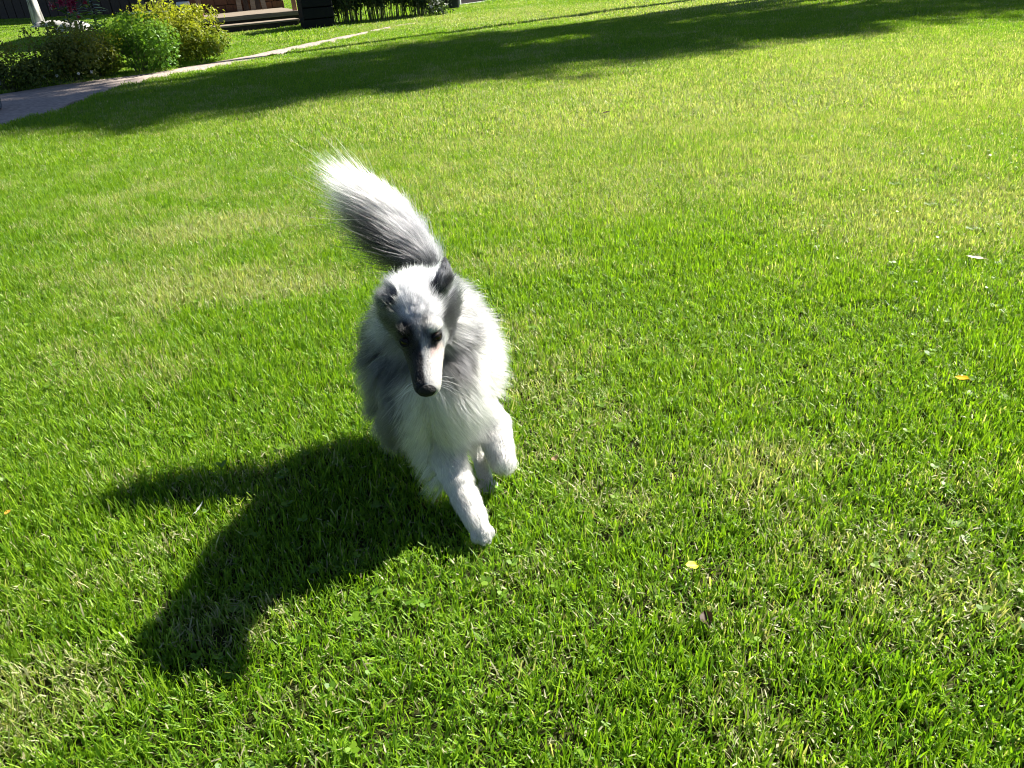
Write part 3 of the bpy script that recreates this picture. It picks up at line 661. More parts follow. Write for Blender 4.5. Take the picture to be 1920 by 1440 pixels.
bmd = bmesh.new()
def add_mesh(V, F):
    vs_ = [bmd.verts.new(tuple(v)) for v in V]
    for f in F:
        try: bmd.faces.new([vs_[i] for i in f])
        except ValueError: pass
def ball(c, r, axes=None, seg=20):
    V, F = [], []; A = np.eye(3) if axes is None else np.array(axes); r = np.array([r, r, r]) if np.isscalar(r) else np.array(r)
    ring = 12
    for i in range(1, ring):
        th = math.pi * i / ring
        for k in range(seg):
            a = 2 * math.pi * k / seg; q = np.array([math.sin(th) * math.cos(a), math.sin(th) * math.sin(a), math.cos(th)]) * r
            V.append(np.array(c) + q @ A)
    V.append(np.array(c) + np.array([0, 0, r[2]]) @ A); V.append(np.array(c) - np.array([0, 0, r[2]]) @ A); t, b = len(V) - 2, len(V) - 1
    for i in range(ring - 2):
        for k in range(seg): a, k2 = i * seg + k, i * seg + (k + 1) % seg; F.append((a, a + seg, k2 + seg, k2))
    for k in range(seg): F.append((t, k, (k + 1) % seg)); F.append((b, (ring - 2) * seg + (k + 1) % seg, (ring - 2) * seg + k))
    add_mesh(V, F)
BONES = []   # name, a, b, ra, rb
def limb(name, pts, rads):
    for i in range(len(pts) - 1):
        a, b = np.array(pts[i]), np.array(pts[i + 1]); BONES.append((name, a, b, rads[i], rads[i + 1]))
        n = 5
        for k in range(n + 1):
            t = k / n; ball(a + (b - a) * t, rads[i] + (rads[i + 1] - rads[i]) * t, seg=14)

# trunk, neck
CH = np.array([-.158, 1.360, .291])
ball(CH, (.115, .125, .134)); BONES.append(('chest', CH, CH + [0, .08, 0], .105, .105))
ball([-.153, 1.297, .268], (.092, .078, .108)); BONES.append(('forechest', np.array([-.153, 1.286, .307]), np.array([-.153, 1.297, .212]), .078, .073))
limb('trunk', [CH + [0, .05, .0], (-.164, 1.480, .295), (-.170, 1.580, .310)], [.105, .096, .090])
limb('neck', [H(0, -.098, -.034), (-.158, 1.345, .372), (-.158, 1.376, .344)], [.042, .077, .094])
ball([-.100, 1.322, .230], (.054, .060, .080)); ball([-.213, 1.331, .228], (.053, .060, .074))
# head by cross-sections: y, half width, top, bottom
SEC = [(.0935, .0095, -.016, -.030), (.090, .0165, -.0105, -.037), (.080, .0205, -.0075, -.044), (.062, .0228, -.0040, -.048), (.040, .0250, .0000, -.052), (.020, .0284, .0060, -.054),
       (.006, .0305, .0150, -.053), (-.008, .0350, .0235, -.054), (-.028, .0410, .0315, -.056), (-.055, .0475, .0370, -.064), (-.082, .0455, .0355, -.060), (-.105, .0360, .0260, -.052), (-.120, .0200, .0120, -.036), (-.126, .006, .0, -.020)]
V, F = [], []; sg = 28
for y, hw, zt, zb in SEC:
    zc = (zt + zb) / 2 + (zt - zb) * .08
    for k in range(sg):
        a = 2 * math.pi * k / sg; ca, sa_ = math.cos(a), math.sin(a); e = .86
        ux = math.copysign(abs(ca) ** e, ca) * hw; uz = math.copysign(abs(sa_) ** e, sa_); uz = uz * (zt - zc) if uz > 0 else uz * (zc - zb)
        ux *= (1 - .18 * max(0, sa_) ** 2 * (1 if y > -.03 else .4)); V.append(H(ux, y, zc + uz))
for i in range(len(SEC) - 1):
    for k in range(sg): a, b = i * sg + k, i * sg + (k + 1) % sg; F.append((a, b, b + sg, a + sg))
F.append(tuple(range(sg - 1, -1, -1))); F.append(tuple((len(SEC) - 1) * sg + k for k in range(sg)))
add_mesh(V, F)
BONES.append(('head', H(0, -.085, -.01), H(0, -.005, -.018), .045, .036)); BONES.append(('muzzle', H(0, .005, -.022), H(0, .085, -.025), .028, .018))
for s in (-1, 1):                                                     # brow and cheek
    ball(H(s * .0225, -.010, .0165), (.013, .013, .0075), (hx, hy, hz)); ball(H(s * .026, -.045, -.034), (.016, .030, .026), (hx, hy, hz))
# ears: left in the picture folded back and down, right one half pricked
EARS = []
def ear(base, mid, tip, wdir, w0, name):
    base, mid, tip = map(np.array, (base, mid, tip)); V, F = [], []; sg_ = 12; prof = [(0, .95), (.2, 1.0), (.45, .82), (.7, .52), (.9, .22), (1, .06)]
    for t, wf in prof:
        p = (1 - t) ** 2 * base + 2 * t * (1 - t) * mid + t * t * tip; tg = nrm(2 * (1 - t) * (mid - base) + 2 * t * (tip - mid)); wd = nrm(wdir - tg * np.dot(wdir, tg)); nd = np.cross(tg, wd)
        for k in range(sg_): a = 2 * math.pi * k / sg_; V.append(p + wd * math.cos(a) * w0 * wf + nd * math.sin(a) * (.0065 + .004 * (1 - t)))
    for i in range(len(prof) - 1):
        for k in range(sg_): a, b = i * sg_ + k, i * sg_ + (k + 1) % sg_; F.append((a, b, b + sg_, a + sg_))
    F.append(tuple(range(sg_ - 1, -1, -1))); F.append(tuple((len(prof) - 1) * sg_ + k for k in range(sg_))); add_mesh(V, F)
    BONES.append((name, base, mid, .016, .016)); BONES.append((name, mid, tip, .014, .008)); EARS.append((base, mid, tip))
ear(H(.038, -.072, .018), H(.060, -.088, .052), PY(833, 488, 1.262), nrm(hx * .8 - hy * .5), .0165, 'ear_r')
ear(H(-.036, -.066, .016), H(-.058, -.086, .034), PY(722, 572, 1.262), nrm(hx * .5 + hy * .8), .012, 'ear_l')
# legs
LEG_FR = [(-.181, 1.328, .239), PY(822, 815, 1.305), PY(868, 925, 1.210), PY(890, 972, 1.160), PY(903, 998, 1.138)]
limb('leg', LEG_FR, [.054, .041, .0275, .0240, .0185])
LEG_FL = [(-.113, 1.334, .239), PY(922, 795, 1.325), PY(942, 862, 1.262)]
limb('leg', LEG_FL, [.052, .036, .0255])
limb('leg', [LEG_FL[-1], LEG_FL[-1] + [-.006, .060, -.045], LEG_FL[-1] + [-.010, .100, -.050]], [.0245, .020, .019])
HP = G(914, 916); limb('leg', [(-.113, 1.56, .250), (-.086, 1.47, .155), (HP[0] - .022, HP[1] + .085, .082), (HP[0] - .006, HP[1] + .02, .030), (HP[0] + .002, HP[1] - .012, .017)], [.075, .048, .0195, .0165, .0155])
limb('leg', [(-.222, 1.57, .250), (-.224, 1.49, .155), (-.205, 1.57, .082), (-.190, 1.475, .026), (-.186, 1.445, .016)], [.075, .050, .021, .018, .016])
for base, dv in ((np.array(LEG_FR[-1]), nrm(np.array(LEG_FR[-1]) - LEG_FR[-2])), (np.array([HP[0], HP[1] - .010, .015]), np.array([.1, -1, -.1]))):
    sd2 = nrm(np.cross(dv, [0, 0, 1.]))
    for k, (o_, f_) in enumerate([(-.0170, .004), (-.0062, .013), (.0062, .013), (.0170, .004)]):
        c0 = base + sd2 * o_ + dv * f_; ball(c0, (.0080, .0125, .0100), (sd2, dv, np.cross(sd2, dv)), 10)
# tail bone
TAIL = [np.array((-.170, 1.600, .345)), PY(806, 505, 1.615), PY(778, 452, 1.635), PY(748, 408, 1.66), PY(722, 376, 1.68), PY(705, 358, 1.69)]
limb('tail', TAIL, [.036, .026, .022, .018, .013, .008])

tmp = bpy.data.meshes.new('tmp'); bmesh.ops.recalc_face_normals(bmd, faces=bmd.faces[:]); bmd.to_mesh(tmp); bmd.free()
to = bpy.data.objects.new('tmp', tmp); COL.objects.link(to)
rm = to.modifiers.new('r', 'REMESH'); rm.mode = 'VOXEL'; rm.voxel_size = 0.0036
smo = to.modifiers.new('s', 'SMOOTH'); smo.factor = .5; smo.iterations = 3
dg = bpy.context.evaluated_depsgraph_get(); body_me = bpy.data.meshes.new_from_object(to.evaluated_get(dg)); bpy.data.objects.remove(to); bpy.data.meshes.remove(tmp)

# ---- coat: colour, length and lie of the hair at a point
def vnoise(P, f, sd=0.0):
    return np.array([mnoise.noise((p[0] * f + sd, p[1] * f + sd * 1.7, p[2] * f - sd)) for p in P])
def seg_dist(P, a, b, ra, rb):
    d = b - a; L2 = max(d @ d, 1e-9); t = np.clip((P - a) @ d / L2, 0, 1); return np.linalg.norm(P - a - t[:, None] * d, axis=1) - (ra + (rb - ra) * t), t
def region(P):
    best = np.full(len(P), 9.); who = np.zeros(len(P), int); tt = np.zeros(len(P))
    for i, (nm, a, b, ra, rb) in enumerate(BONES):
        d, t = seg_dist(P, a, b, ra, rb); m = d < best; best[m] = d[m]; who[m] = i; tt[m] = t[m]
    h_ = toH(P); nmw = np.array([b[0] for b in BONES])[who]
    inh = (h_[:, 1] > -.125) & (h_[:, 1] < .01) & (np.abs(h_[:, 0]) < .055) & (h_[:, 2] > -.045) & np.isin(nmw, ['neck', 'chest', 'forechest'])
    who[inh] = [b[0] for b in BONES].index('head')
    return who, tt
NAMES = np.array([b[0] for b in BONES])
def sm(x, a, b): t = np.clip((x - a) / (b - a), 0, 1); return t * t * (3 - 2 * t)
def lerp(A, B, t): return A + (B - A) * t[:, None]
WHT = np.array([.41, .40, .375]); GRY = np.array([.030, .031, .036]); LGR = np.array([.17, .172, .18]); BLK = np.array([.0045, .0045, .0055]); PNK = np.array([.52, .34, .31])
SWL = nrm(PY(628, 470, 1.665) - PY(755, 420, 1.655))
def coat(P):
    n = len(P); who, tt = region(P); nm = NAMES[who]; h = toH(P); u, v, w = h[:, 0], h[:, 1], h[:, 2]
    m1, m2, m3 = vnoise(P, 22, 1.3), vnoise(P, 55, 5.1), vnoise(P, 120, 8.8)
    c = np.tile(WHT, (n, 1))
    body = np.isin(nm, ['trunk', 'chest', 'neck', 'forechest'])
    # grey merle saddle over back and upper sides, white collar, chest and belly
    back = sm(P[:, 1], 1.35, 1.46) * sm(P[:, 2], .19, .28)
    c = np.where(body[:, None], lerp(c, GRY, np.clip(back * (.85 + .5 * m1), 0, 1)), c)
    # grey shoulder on the picture's left side
    left = sm(-P[:, 0], .182, .208) * sm(P[:, 2], .12, .17) * (1 - sm(P[:, 2], .38, .44))
    c = np.where(body[:, None], lerp(c, GRY * .75, np.clip(left * (1.1 + .5 * m1), 0, .97)), c)
    # dark streaks behind the right cheek, the head's shade painted in with them
    gx = lambda x0, z0, sx, sz: np.exp(-(((P[:, 0] - x0) / sx) ** 2 + ((P[:, 2] - z0) / sz) ** 2))
    nk = body & (P[:, 1] < 1.40); up_ = sm(P[:, 2], .315, .36); c = np.where(nk[:, None], lerp(c, GRY * .9, up_ * sm(-P[:, 0], .115, .160) * np.clip(.95 + .3 * m1, 0, 1)), c)  # grey ruff under the left cheek, shade put into the hair colour
    rk = np.maximum(gx(-.106, .375, .030, .058), .8 * gx(-.085, .425, .028, .018)) * (P[:, 1] < 1.42)
    c = np.where(body[:, None], lerp(c, GRY * .3, np.clip(rk * (1.5 + .25 * m2), 0, .97)), c)
    st_r = body & (P[:, 2] > .33) & (P[:, 0] > -.13); c = np.where(st_r[:, None], lerp(c, GRY * 1.2, np.clip(sm(m2 + .5 * m3, .05, .35) * .8 * sm(P[:, 2], .33, .38), 0, 1)), c)
    lk = gx(-.245, .375, .040, .045) * 1.2
    c = np.where(body[:, None], lerp(c, GRY * .6, np.clip(lk * (1.0 + .8 * m2), 0, .95)), c)
    nb_ = body & (P[:, 2] > .36) & (P[:, 0] > -.235); c = np.where(nb_[:, None], lerp(c, LGR * 1.2, np.clip(.35 + .9 * m1, 0, .8)), c)
    # head
    head = np.isin(nm, ['head', 'muzzle', 'ear_l', 'ear_r'])
    ch = np.tile(np.array([.34, .345, .355]), (n, 1))
    ch = lerp(ch, GRY * 1.6, sm(m1 + .7 * m2, .15, .50) * .6)
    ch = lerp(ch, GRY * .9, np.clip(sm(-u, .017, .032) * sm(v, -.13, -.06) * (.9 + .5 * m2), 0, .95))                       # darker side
    ch = lerp(ch, BLK * 2, np.clip(np.exp(-(((u + .040) / .014) ** 2 + ((v + .035) / .022) ** 2 + ((w + .01) / .022) ** 2)) * 1.2, 0, 1))  # dark cheek spot
    ch = lerp(ch, BLK, np.clip(np.exp(-(((u + .024) / .017) ** 2 + ((v - .002) / .026) ** 2)) * 1.5, 0, 1))    # round the shaded eye
    ch = lerp(ch, BLK * 1.5, np.clip(np.exp(-(((u - .012) / .007) ** 2 + ((v + .020) / .012) ** 2)) * 1.15 * (w > 0), 0, 1))  # spot over the lit eye
    ch = lerp(ch, BLK * 2, np.clip(np.exp(-(((u - .010) / .006) ** 2 + ((v - .002) / .014) ** 2)) * .9 * (w > -.01), 0, 1))
    ch = lerp(ch, BLK * 3, np.clip(np.exp(-(((u - .046) / .010) ** 2 + ((v + .03) / .018) ** 2)) * 1.0, 0, 1))
    e3 = lambda x0, y0, z0, r_: np.exp(-(((u - x0) ** 2 + (v - y0) ** 2 + (w - z0) ** 2) / r_ ** 2))
    ch = lerp(ch, WHT, np.clip(np.exp(-(((u - .024) / .012) ** 2 + ((v + .006) / .012) ** 2)) * .9 * (w > .012), 0, 1))  # pale brow
    ch = lerp(ch, np.array([.46, .465, .47]), np.clip(np.exp(-((u - .002) / .020) ** 2) * sm(-v, .012, .026) * (1 - sm(-v, .085, .11)) * (w > .0) * (.75 + .8 * m2), 0, .85))   # forehead painted paler for the sun on it
    dark_side = sm(-(u - .002 - .004 * m2), -.002, .004)
    mz = sm(v, .004, .020); ch = lerp(ch, BLK * 1.6, mz * dark_side * .985)
    ch = lerp(ch, WHT * .98, mz * (1 - dark_side)); ch = lerp(ch, PNK, mz * (1 - dark_side) * sm(u, .010, .016) * sm(w, -.035, -.015) * .55 * (v < .07))
    ch = lerp(ch, BLK * 3, mz * (1 - dark_side) * sm(m3 + m2, .55, .75) * (v < .05) * (u > .008))                # freckles
    bl = np.exp(-((u + .001) / .0028) ** 2) * sm(v, -.06, -.03) * (1 - sm(v, .014, .03)) * (w > -.005); ch = lerp(ch, LGR, np.clip(bl, 0, 1) * .8)
    rim = np.maximum(np.clip(1.9 * e3(.0245, .0035, .0055, .0125), 0, 1) * sm(-(w - .0135), -.002, .003), np.clip(1.3 * e3(.0165, .016, -.001, .009), 0, 1)); ch = lerp(ch, BLK, rim * .97)
    ch = lerp(ch, BLK, np.clip(2.0 * e3(-.0245, .003, .004, .020), 0, 1) * .98)
    ch = lerp(ch, WHT * .95, sm(-w, .036, .046) * (1 - dark_side * mz) * sm(v, -.015, .01)); ch = lerp(ch, GRY * .8, sm(-w, .020, .034) * (1 - sm(v, -.03, .0)))
    ch = lerp(ch, GRY * .45, np.clip(sm(u, .029, .037) * (1 - sm(w, .006, .022)) * sm(-v, .004, .025) * (1.2 + .4 * m2) * (1 - .55 * sm(-v, .055, .09)), 0, .97))   # dark cheek behind the lit eye, its shade painted in
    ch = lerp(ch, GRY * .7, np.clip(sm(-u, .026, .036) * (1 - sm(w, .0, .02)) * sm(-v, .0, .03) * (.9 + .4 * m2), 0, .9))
    c = np.where(head[:, None], ch, c)
    c = np.where((nm == 'ear_r')[:, None], lerp(c, BLK * 2.5, np.clip(.9 + .5 * m2, 0, 1)), c); c = np.where((nm == 'ear_l')[:, None], lerp(c, GRY * .8, np.clip(.95 + .3 * m2, 0, 1)), c)
    # crown of the head and nape: bright silver
    c = np.where((nm == 'neck')[:, None] & (v < -.07)[:, None] & (w > -.02)[:, None], lerp(c, np.array([.24, .24, .25]), np.clip(.6 + m1, 0, 1)), c)
    # tail: black under-feather near the root, grey shaft, white end
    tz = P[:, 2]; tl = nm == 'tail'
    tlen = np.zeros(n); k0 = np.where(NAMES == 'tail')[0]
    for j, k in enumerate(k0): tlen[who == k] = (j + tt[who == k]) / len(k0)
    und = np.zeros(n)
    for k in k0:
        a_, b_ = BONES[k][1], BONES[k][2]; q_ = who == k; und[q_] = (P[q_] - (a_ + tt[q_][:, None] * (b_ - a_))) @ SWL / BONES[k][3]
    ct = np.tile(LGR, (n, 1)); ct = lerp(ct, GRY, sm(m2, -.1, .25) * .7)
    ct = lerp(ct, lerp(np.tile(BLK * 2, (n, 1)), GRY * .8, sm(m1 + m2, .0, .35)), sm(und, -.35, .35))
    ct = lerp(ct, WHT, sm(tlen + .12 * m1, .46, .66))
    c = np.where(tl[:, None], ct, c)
    leg = nm == 'leg'
    hindgrey = leg & (P[:, 1] > 1.40); c = np.where(hindgrey[:, None], lerp(c, GRY, sm(P[:, 2], .12, .2)), c)
    c = np.where((leg & (P[:, 2] < .05))[:, None], c * .98, c)
    return np.clip(c, .008, .86), who, tt, tlen

def fur_material():
    m = bpy.data.materials.new('dog_fur'); n, l = nodes_of(m); out = n['Material Output']; n.remove(n['Principled BSDF'])
    hb = n.new('ShaderNodeBsdfHairPrincipled'); hb.parametrization = 'COLOR'
    at = n.new('ShaderNodeAttribute'); at.attribute_name = 'coat'; l.new(at.outputs['Color'], hb.inputs['Color'])
    hb.inputs['IOR'].default_value = 1.27; hb.inputs['Roughness'].default_value = .5; hb.inputs['Radial Roughness'].default_value = .6; hb.inputs['Coat'].default_value = .0
    l.new(hb.outputs[0], out.inputs['Surface']); return m
def skin_material():
    m = bpy.data.materials.new('dog_skin'); n, l = nodes_of(m); b = n['Principled BSDF']; b.inputs['Roughness'].default_value = .85; b.inputs['Specular IOR Level'].default_value = .15
    at = n.new('ShaderNodeAttribute'); at.attribute_name = 'coat'; l.new(at.outputs['Color'], b.inputs['Base Color']); return m
nv = len(body_me.vertices); VP = np.empty(nv * 3); body_me.vertices.foreach_get('co', VP); VP = VP.reshape(-1, 3)
bc, _, _, _ = coat(VP); set_attr(body_me, 'coat', np.concatenate([bc * .9, np.ones((nv, 1))], 1), 'FLOAT_COLOR')
body_me.materials.clear(); body_me.materials.append(skin_material()); body_me.polygons.foreach_set('use_smooth', [True] * len(body_me.polygons)); body_me.name = 'body'

dog = empty('dog', (CH[0], CH[1], 0.0)); tag(dog, 'fluffy blue merle sheepdog trotting towards the viewer across the lawn, tail raised', 'dog')
dloc = Vector(dog.location)
def part(o, parent=dog):
    o.parent = parent
    if parent is dog: o.matrix_parent_inverse = Matrix.Translation(-dloc)
    return o
body = bpy.data.objects.new('body', body_me); COL.objects.link(body); part(body)

# sample roots
body_me.calc_loop_triangles(); nt_ = len(body_me.loop_triangles); TI = np.empty(nt_ * 3, np.int32); body_me.loop_triangles.foreach_get('vertices', TI); TI = TI.reshape(-1, 3)
A_, B_, C_ = VP[TI[:, 0]], VP[TI[:, 1]], VP[TI[:, 2]]; cr = np.cross(B_ - A_, C_ - A_); ar = np.linalg.norm(cr, axis=1) / 2; fn = cr / (2 * ar[:, None] + 1e-12)
cen = (A_ + B_ + C_) / 3; whoT, _ = region(cen); nmT = NAMES[whoT]
hT = toH(cen)
dens = np.ones(nt_); 
for k_, f_ in (('head', 5.0), ('muzzle', 6.0), ('ear_r', 3.0), ('ear_l', 3.0), ('leg', 2.2), ('tail', 5.0), ('neck', 1.7), ('forechest', 1.6), ('chest', 1.2), ('trunk', .7)): dens[nmT == k_] = f_
isn = (hT[:, 1] > .0845) & (hT[:, 2] > -.036) & (np.abs(hT[:, 0]) < .02); dens[isn] = 0                    # bare nose
NOSE_C = H(0, .0885, -.020)
EYES = [H(s * .0245, .0035, .0055) for s in (-1, 1)]
for e_ in EYES: dens[np.linalg.norm(cen - e_, axis=1) < .0085] = 0
NF = 190000
pr = ar * dens; pick = rng.choice(nt_, NF, p=pr / pr.sum())
r1 = np.sqrt(rng.uniform(0, 1, NF)); r2 = rng.uniform(0, 1, NF)
RP = (1 - r1)[:, None] * A_[pick] + (r1 * (1 - r2))[:, None] * B_[pick] + (r1 * r2)[:, None] * C_[pick]
# smooth normals at the roots
VN = np.zeros_like(VP); 
for k in range(3): np.add.at(VN, TI[:, k], cr)
VN /= np.linalg.norm(VN, axis=1)[:, None] + 1e-12
RN = (1 - r1)[:, None] * VN[TI[pick, 0]] + (r1 * (1 - r2))[:, None] * VN[TI[pick, 1]] + (r1 * r2)[:, None] * VN[TI[pick, 2]]; RN /= np.linalg.norm(RN, axis=1)[:, None] + 1e-12
cc, who, tt, tlen = coat(RP); nm = NAMES[who]; h = toH(RP)
L = np.full(NF, .03); lift = np.full(NF, .45); flow = np.tile(np.array([0, .6, -.6]), (NF, 1)); end = np.tile(np.array([0, .35, -.8]), (NF, 1)); rad = np.full(NF, .00027)
def setp(mask, l=None, li=None, fl=None, en=None, ra=None):
    if l is not None: L[mask] = l if np.isscalar(l) else l[mask]
    if li is not None: lift[mask] = li
    if fl is not None: flow[mask] = fl
    if en is not None: end[mask] = en
    if ra is not None: rad[mask] = ra
side = np.sign(RP[:, 0] + .157)[:, None]
setp(nm == 'trunk', .042, .35, [0, .8, -.4], [0, .4, -.8])
setp(nm == 'chest', .056, .48, [0, .55, -.7], [0, .3, -.9])
setp(nm == 'forechest', .050, .42, [0, -.25, -1], [0, .1, -1])
setp(nm == 'neck', .058, .48, [0, .9, -.35], [0, .4, -.8])
ruff = np.isin(nm, ['neck', 'chest', 'forechest']); flow[ruff] += side[ruff] * np.array([.75, 0, 0]); end[ruff] += side[ruff] * np.array([.30, 0, 0])
bel = np.isin(nm, ['trunk', 'chest']) & (RN[:, 2] < -.3); setp(bel, .050, .5, [0, .4, -1], [0, .2, -1])
setp(nm == 'leg', .010, .18)
for i, (b0, a, b, ra, rb) in enumerate(BONES):
    if b0 == 'leg': m = (who == i); flow[m] = nrm(b - a); end[m] = nrm(b - a)
up_leg = (nm == 'leg') & (RP[:, 2] > .17); L[up_leg] = .030; lift[up_leg] = .30; rl_ = (nm == 'leg') & (RP[:, 0] > -.105) & (RP[:, 1] < 1.40); L[rl_] = .013; lift[rl_] = .2
feather = (nm == 'leg') & (RP[:, 0] < -.105) & (RP[:, 1] < 1.36) & (RP[:, 2] > .085) & (RP[:, 2] < .24) & (RN[:, 1] - .5 * RN[:, 0] > .25); L[feather] = .048; lift[feather] = .6; end[feather] = [-.25, .5, -1]
feet = (nm == 'leg') & (RP[:, 2] < .06); L[feet] = .0045; lift[feet] = .12
hd = nm == 'head'; back_h = sm(-h[:, 1], .0, .07)
L[hd] = (.007 + .020 * back_h)[hd]; lift[hd] = (.20 + .22 * back_h)[hd]
flow[hd] = -hy + hz * .10; end[hd] = -hy * .9 + hz * .05
flow[hd] += (np.sign(h[:, 0])[:, None] * hx * .55 * sm(np.abs(h[:, 0]), .008, .03)[:, None])[hd]
chk = hd & (h[:, 1] < -.008) & (np.abs(h[:, 0]) > .022) & (h[:, 2] < .024); L[chk] = (.008 + .034 * sm(-h[:, 1], .012, .075))[chk]; lift[chk] = .42; end[chk] = -hy * .9 + np.array([0, .3, -.5]); end[chk] += (np.sign(h[:, 0])[:, None] * hx * .5)[chk]
mz_ = nm == 'muzzle'; L[mz_] = (.0035 + .003 * sm(-h[:, 1], -.05, 0))[mz_]; lift[mz_] = .16; flow[mz_] = -hy; end[mz_] = -hy; rad[mz_ | hd] = .00026
for k_, (ba, mi, ti) in zip(('ear_r', 'ear_l'), EARS):
    m = nm == k_; flow[m] = nrm(ti - ba); end[m] = nrm(ti - ba) + np.array([0, .2, 0]); L[m] = .007; lift[m] = .16
    m2_ = m & (np.linalg.norm(RP - ba, axis=1) < .035); L[m2_] = .013
L[nm == 'ear_l'] = .022; lift[nm == 'ear_l'] = .35
# tail plume: feathers out to the picture's left and beyond the tip
tl = nm == 'tail'; tdir = np.zeros((NF, 3))
for i, b_ in enumerate(BONES):
    if b_[0] == 'tail': tdir[who == i] = nrm(b_[2] - b_[1])
SWL = nrm(PY(628, 470, 1.665) - PY(755, 420, 1.655)); TIPD = nrm(PY(640, 300, 1.72) - PY(690, 340, 1.70))
under = np.clip(.5 + .5 * (RN @ SWL), 0, 1)
L[tl] = (.046 + .115 * under * (.72 + .28 * np.sin(np.pi * np.clip(tlen, .05, .95))) - .012 * sm(tlen, .5, 1))[tl]
f_t = tdir * .55 + SWL * (.25 + 1.0 * under)[:, None] * (1 - .45 * tlen)[:, None]
flow[tl] = f_t[tl]; e_t = tdir * .55 + SWL * (.45 * under + .05)[:, None] + TIPD * (.35 + .5 * tlen)[:, None]; end[tl] = e_t[tl]; lift[tl] = .26; rad[tl] = .00030
rootend = tl & (tlen < .12); L[rootend] *= .8
# keep hair off the ground plane and out of the face
L *= rng.uniform(.65, 1.15, NF); L[tl] *= rng.uniform(.55, 1.25, NF)[tl]
stray = rng.uniform(0, 1, NF) < .05; L[stray] *= 1.3; lift[stray] += .12
d0 = flow - (flow * RN).sum(1)[:, None] * RN; d0 /= np.linalg.norm(d0, axis=1)[:, None] + 1e-9
d0 = d0 * (1 - lift)[:, None] + RN * lift[:, None]; jit = np.where(np.isin(nm, ['head', 'muzzle', 'leg']), .10, np.where(nm == 'tail', .20, .15)); d0 += rng.normal(0, 1, (NF, 3)) * jit[:, None]; d0 /= np.linalg.norm(d0, axis=1)[:, None]
sw = np.stack([vnoise(RP, 38, 2.), vnoise(RP, 38, 12.), vnoise(RP, 38, 22.)], 1)
d1 = end / (np.linalg.norm(end, axis=1)[:, None] + 1e-9) + sw * .55 + rng.normal(0, .10, (NF, 3)); d1 = .55 * d1 + .45 * d0; d1 /= np.linalg.norm(d1, axis=1)[:, None]
sh_ = np.isin(nm, ['head', 'muzzle']); d1[sh_] = .35 * d1[sh_] + .65 * d0[sh_]
K = 6; S = np.linspace(0, 1, K)
HP_ = RP[:, None, :] + L[:, None, None] * (d0[:, None, :] * (S - .5 * S * S)[None, :, None] + d1[:, None, :] * (.5 * S * S)[None, :, None] * 1.35)
# clumps: hair tips drawn to a neighbour guide
gsel = np.where(L > .012)[0]; gsel = rng.choice(gsel, 9000, replace=False); kd = KDTree(len(gsel))
for j, gi_ in enumerate(gsel): kd.insert(RP[gi_], j)
kd.balance()
near = np.array([kd.find(p)[1] for p in RP]); gid = gsel[near]
okc = (L > .012) & (nm[gid] == nm); strength = rng.uniform(.10, .65, NF) * okc * np.where(nm == 'leg', .25, 1.0)
off = (HP_[gid] - HP_) * (L / np.maximum(L[gid], 1e-4))[:, None, None].clip(.6, 1.2)
HP_ += off * (S ** 1.6)[None, :, None] * strength[:, None, None]
HP_[:, :, 2] = np.maximum(HP_[:, :, 2], .012)
cl = rng.normal(1, .17, 9000)[near]; cc = np.clip(cc * cl[:, None] * rng.normal(1, .18, NF).clip(.4, 1.5)[:, None], .006, .87)
hc = bpy.data.hair_curves.new('fur'); hc.add_curves([K] * NF); hc.attributes['position'].data.foreach_set('vector', HP_.astype(np.float32).ravel())
ra_ = hc.attributes.get('radius') or hc.attributes.new('radius', 'FLOAT', 'POINT'); ra_.data.foreach_set('value', (rad[:, None] * np.array([1.0, 1.0, .95, .8, .55, .2])[None, :]).astype(np.float32).ravel())
ca_ = hc.attributes.new('coat', 'FLOAT_COLOR', 'CURVE'); ca_.data.foreach_set('color', np.concatenate([cc, np.ones((NF, 1))], 1).astype(np.float32).ravel())
hc.materials.append(fur_material()); fur = bpy.data.objects.new('fur', hc); COL.objects.link(fur); fur.parent = body

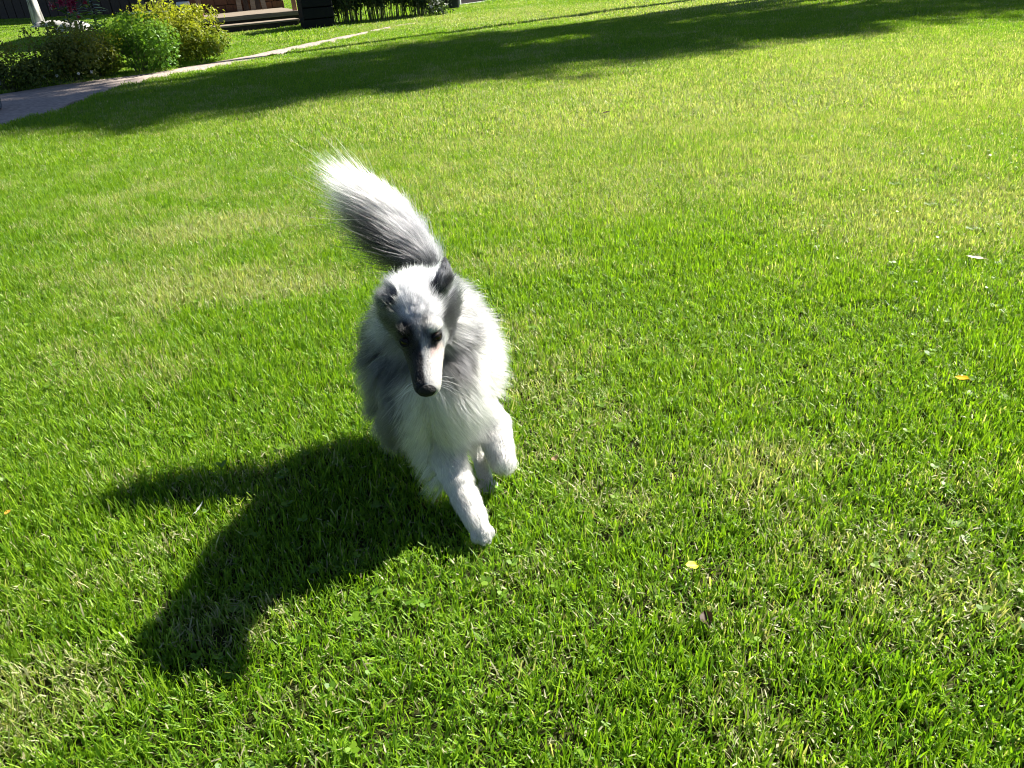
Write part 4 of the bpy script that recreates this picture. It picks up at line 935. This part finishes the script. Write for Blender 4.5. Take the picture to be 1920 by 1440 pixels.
# eyes, lids, nose, whiskers
M_EYE = bpy.data.materials.new('dog_eye'); n, l = nodes_of(M_EYE); b = n['Principled BSDF']; b.inputs['Base Color'].default_value = (.012, .007, .005, 1); b.inputs['Roughness'].default_value = .2; b.inputs['Specular IOR Level'].default_value = .25; b.inputs['Coat Weight'].default_value = .0; b.inputs['Coat Roughness'].default_value = .03
M_LID = mat('dog_eyelid', (.008, .007, .007), (.005, .005, .005), .7, 200, spec=.15)
M_NOSE = mat('dog_nose', (.008, .008, .008), (.004, .004, .005), .55, 420, .5, spec=.2)
for s, e_ in zip((-1, 1), EYES):
    eo = nrm(hx * s * .58 + hy * .70 + hz * .34)
    bm = bmesh.new(); bmesh.ops.create_uvsphere(bm, u_segments=24, v_segments=16, radius=.0074); o = bm_obj('eye', bm, M_EYE, None, True); o.location = tuple(e_ + eo * (.0012 if s > 0 else .0002)); part(o)
    u_ = nrm(np.cross(eo, hz)); w_ = np.cross(u_, eo); V, F = [], []; sg_ = 28
    for k in range(sg_):
        a = 2 * math.pi * k / sg_; cx_ = math.cos(a) * .0082; cz_ = math.sin(a) * (.0040 if math.sin(a) > 0 else .0050)
        c_ = e_ + eo * (.0066 - .34 * abs(math.cos(a)) ** 2 * .010) + u_ * cx_ + w_ * cz_; rd = nrm(u_ * math.cos(a) + w_ * math.sin(a))
        for q in range(6): b_ = 2 * math.pi * q / 6; V.append(c_ + (rd * math.cos(b_) + eo * math.sin(b_)) * .0021)
    for k in range(sg_):
        for q in range(6): k2, q2 = (k + 1) % sg_, (q + 1) % 6; F.append((k * 6 + q, k2 * 6 + q, k2 * 6 + q2, k * 6 + q2))
    o = mesh_obj('eyelid', V, F, M_LID, None, True); part(o)
bm = bmesh.new(); bmesh.ops.create_icosphere(bm, subdivisions=5, radius=1.0)
for vtx in bm.verts:
    x, y, z = vtx.co
    q = np.array([x * .0150, y * .0115, z * .0115]); q[0] *= 1 - .20 * max(0, -z); q[2] *= 1 - .15 * max(0, y)
    for s in (-1, 1):                                                # nostrils, and the groove between
        d_ = np.linalg.norm((q - np.array([s * .0068, .0090, -.0012])) / np.array([.0034, .006, .0026])); q = q - np.array([0, .0042, 0]) * math.exp(-d_ ** 2)
    q[1] -= .0016 * math.exp(-(q[0] / .0009) ** 2) * (y > .3) * (z < .2)
    p_ = NOSE_C + hx * q[0] + hy * q[1] + hz * q[2]; vtx.co = Vector(p_)
part(bm_obj('nose', bm, M_NOSE, None, True))
WV, WF = [], []
for s in (-1, 1):
    for k in range(7):
        r0 = H(s * .0165, .074 - .006 * (k % 3), -.024 - .004 * (k // 3)); dv = nrm(hx * s * 1.0 + hy * rng.uniform(-.1, .5) + hz * rng.uniform(-.5, .25)); Lw = rng.uniform(.025, .045)
        v, f = tube([r0, r0 + dv * Lw * .5, r0 + dv * Lw + np.array([0, 0, -.006])], [.00028, .0002, .00008], 4); o_ = len(WV); WV += v; WF += [tuple(i + o_ for i in x) for x in f]
part(mesh_obj('whiskers', WV, WF, M_WHITE))
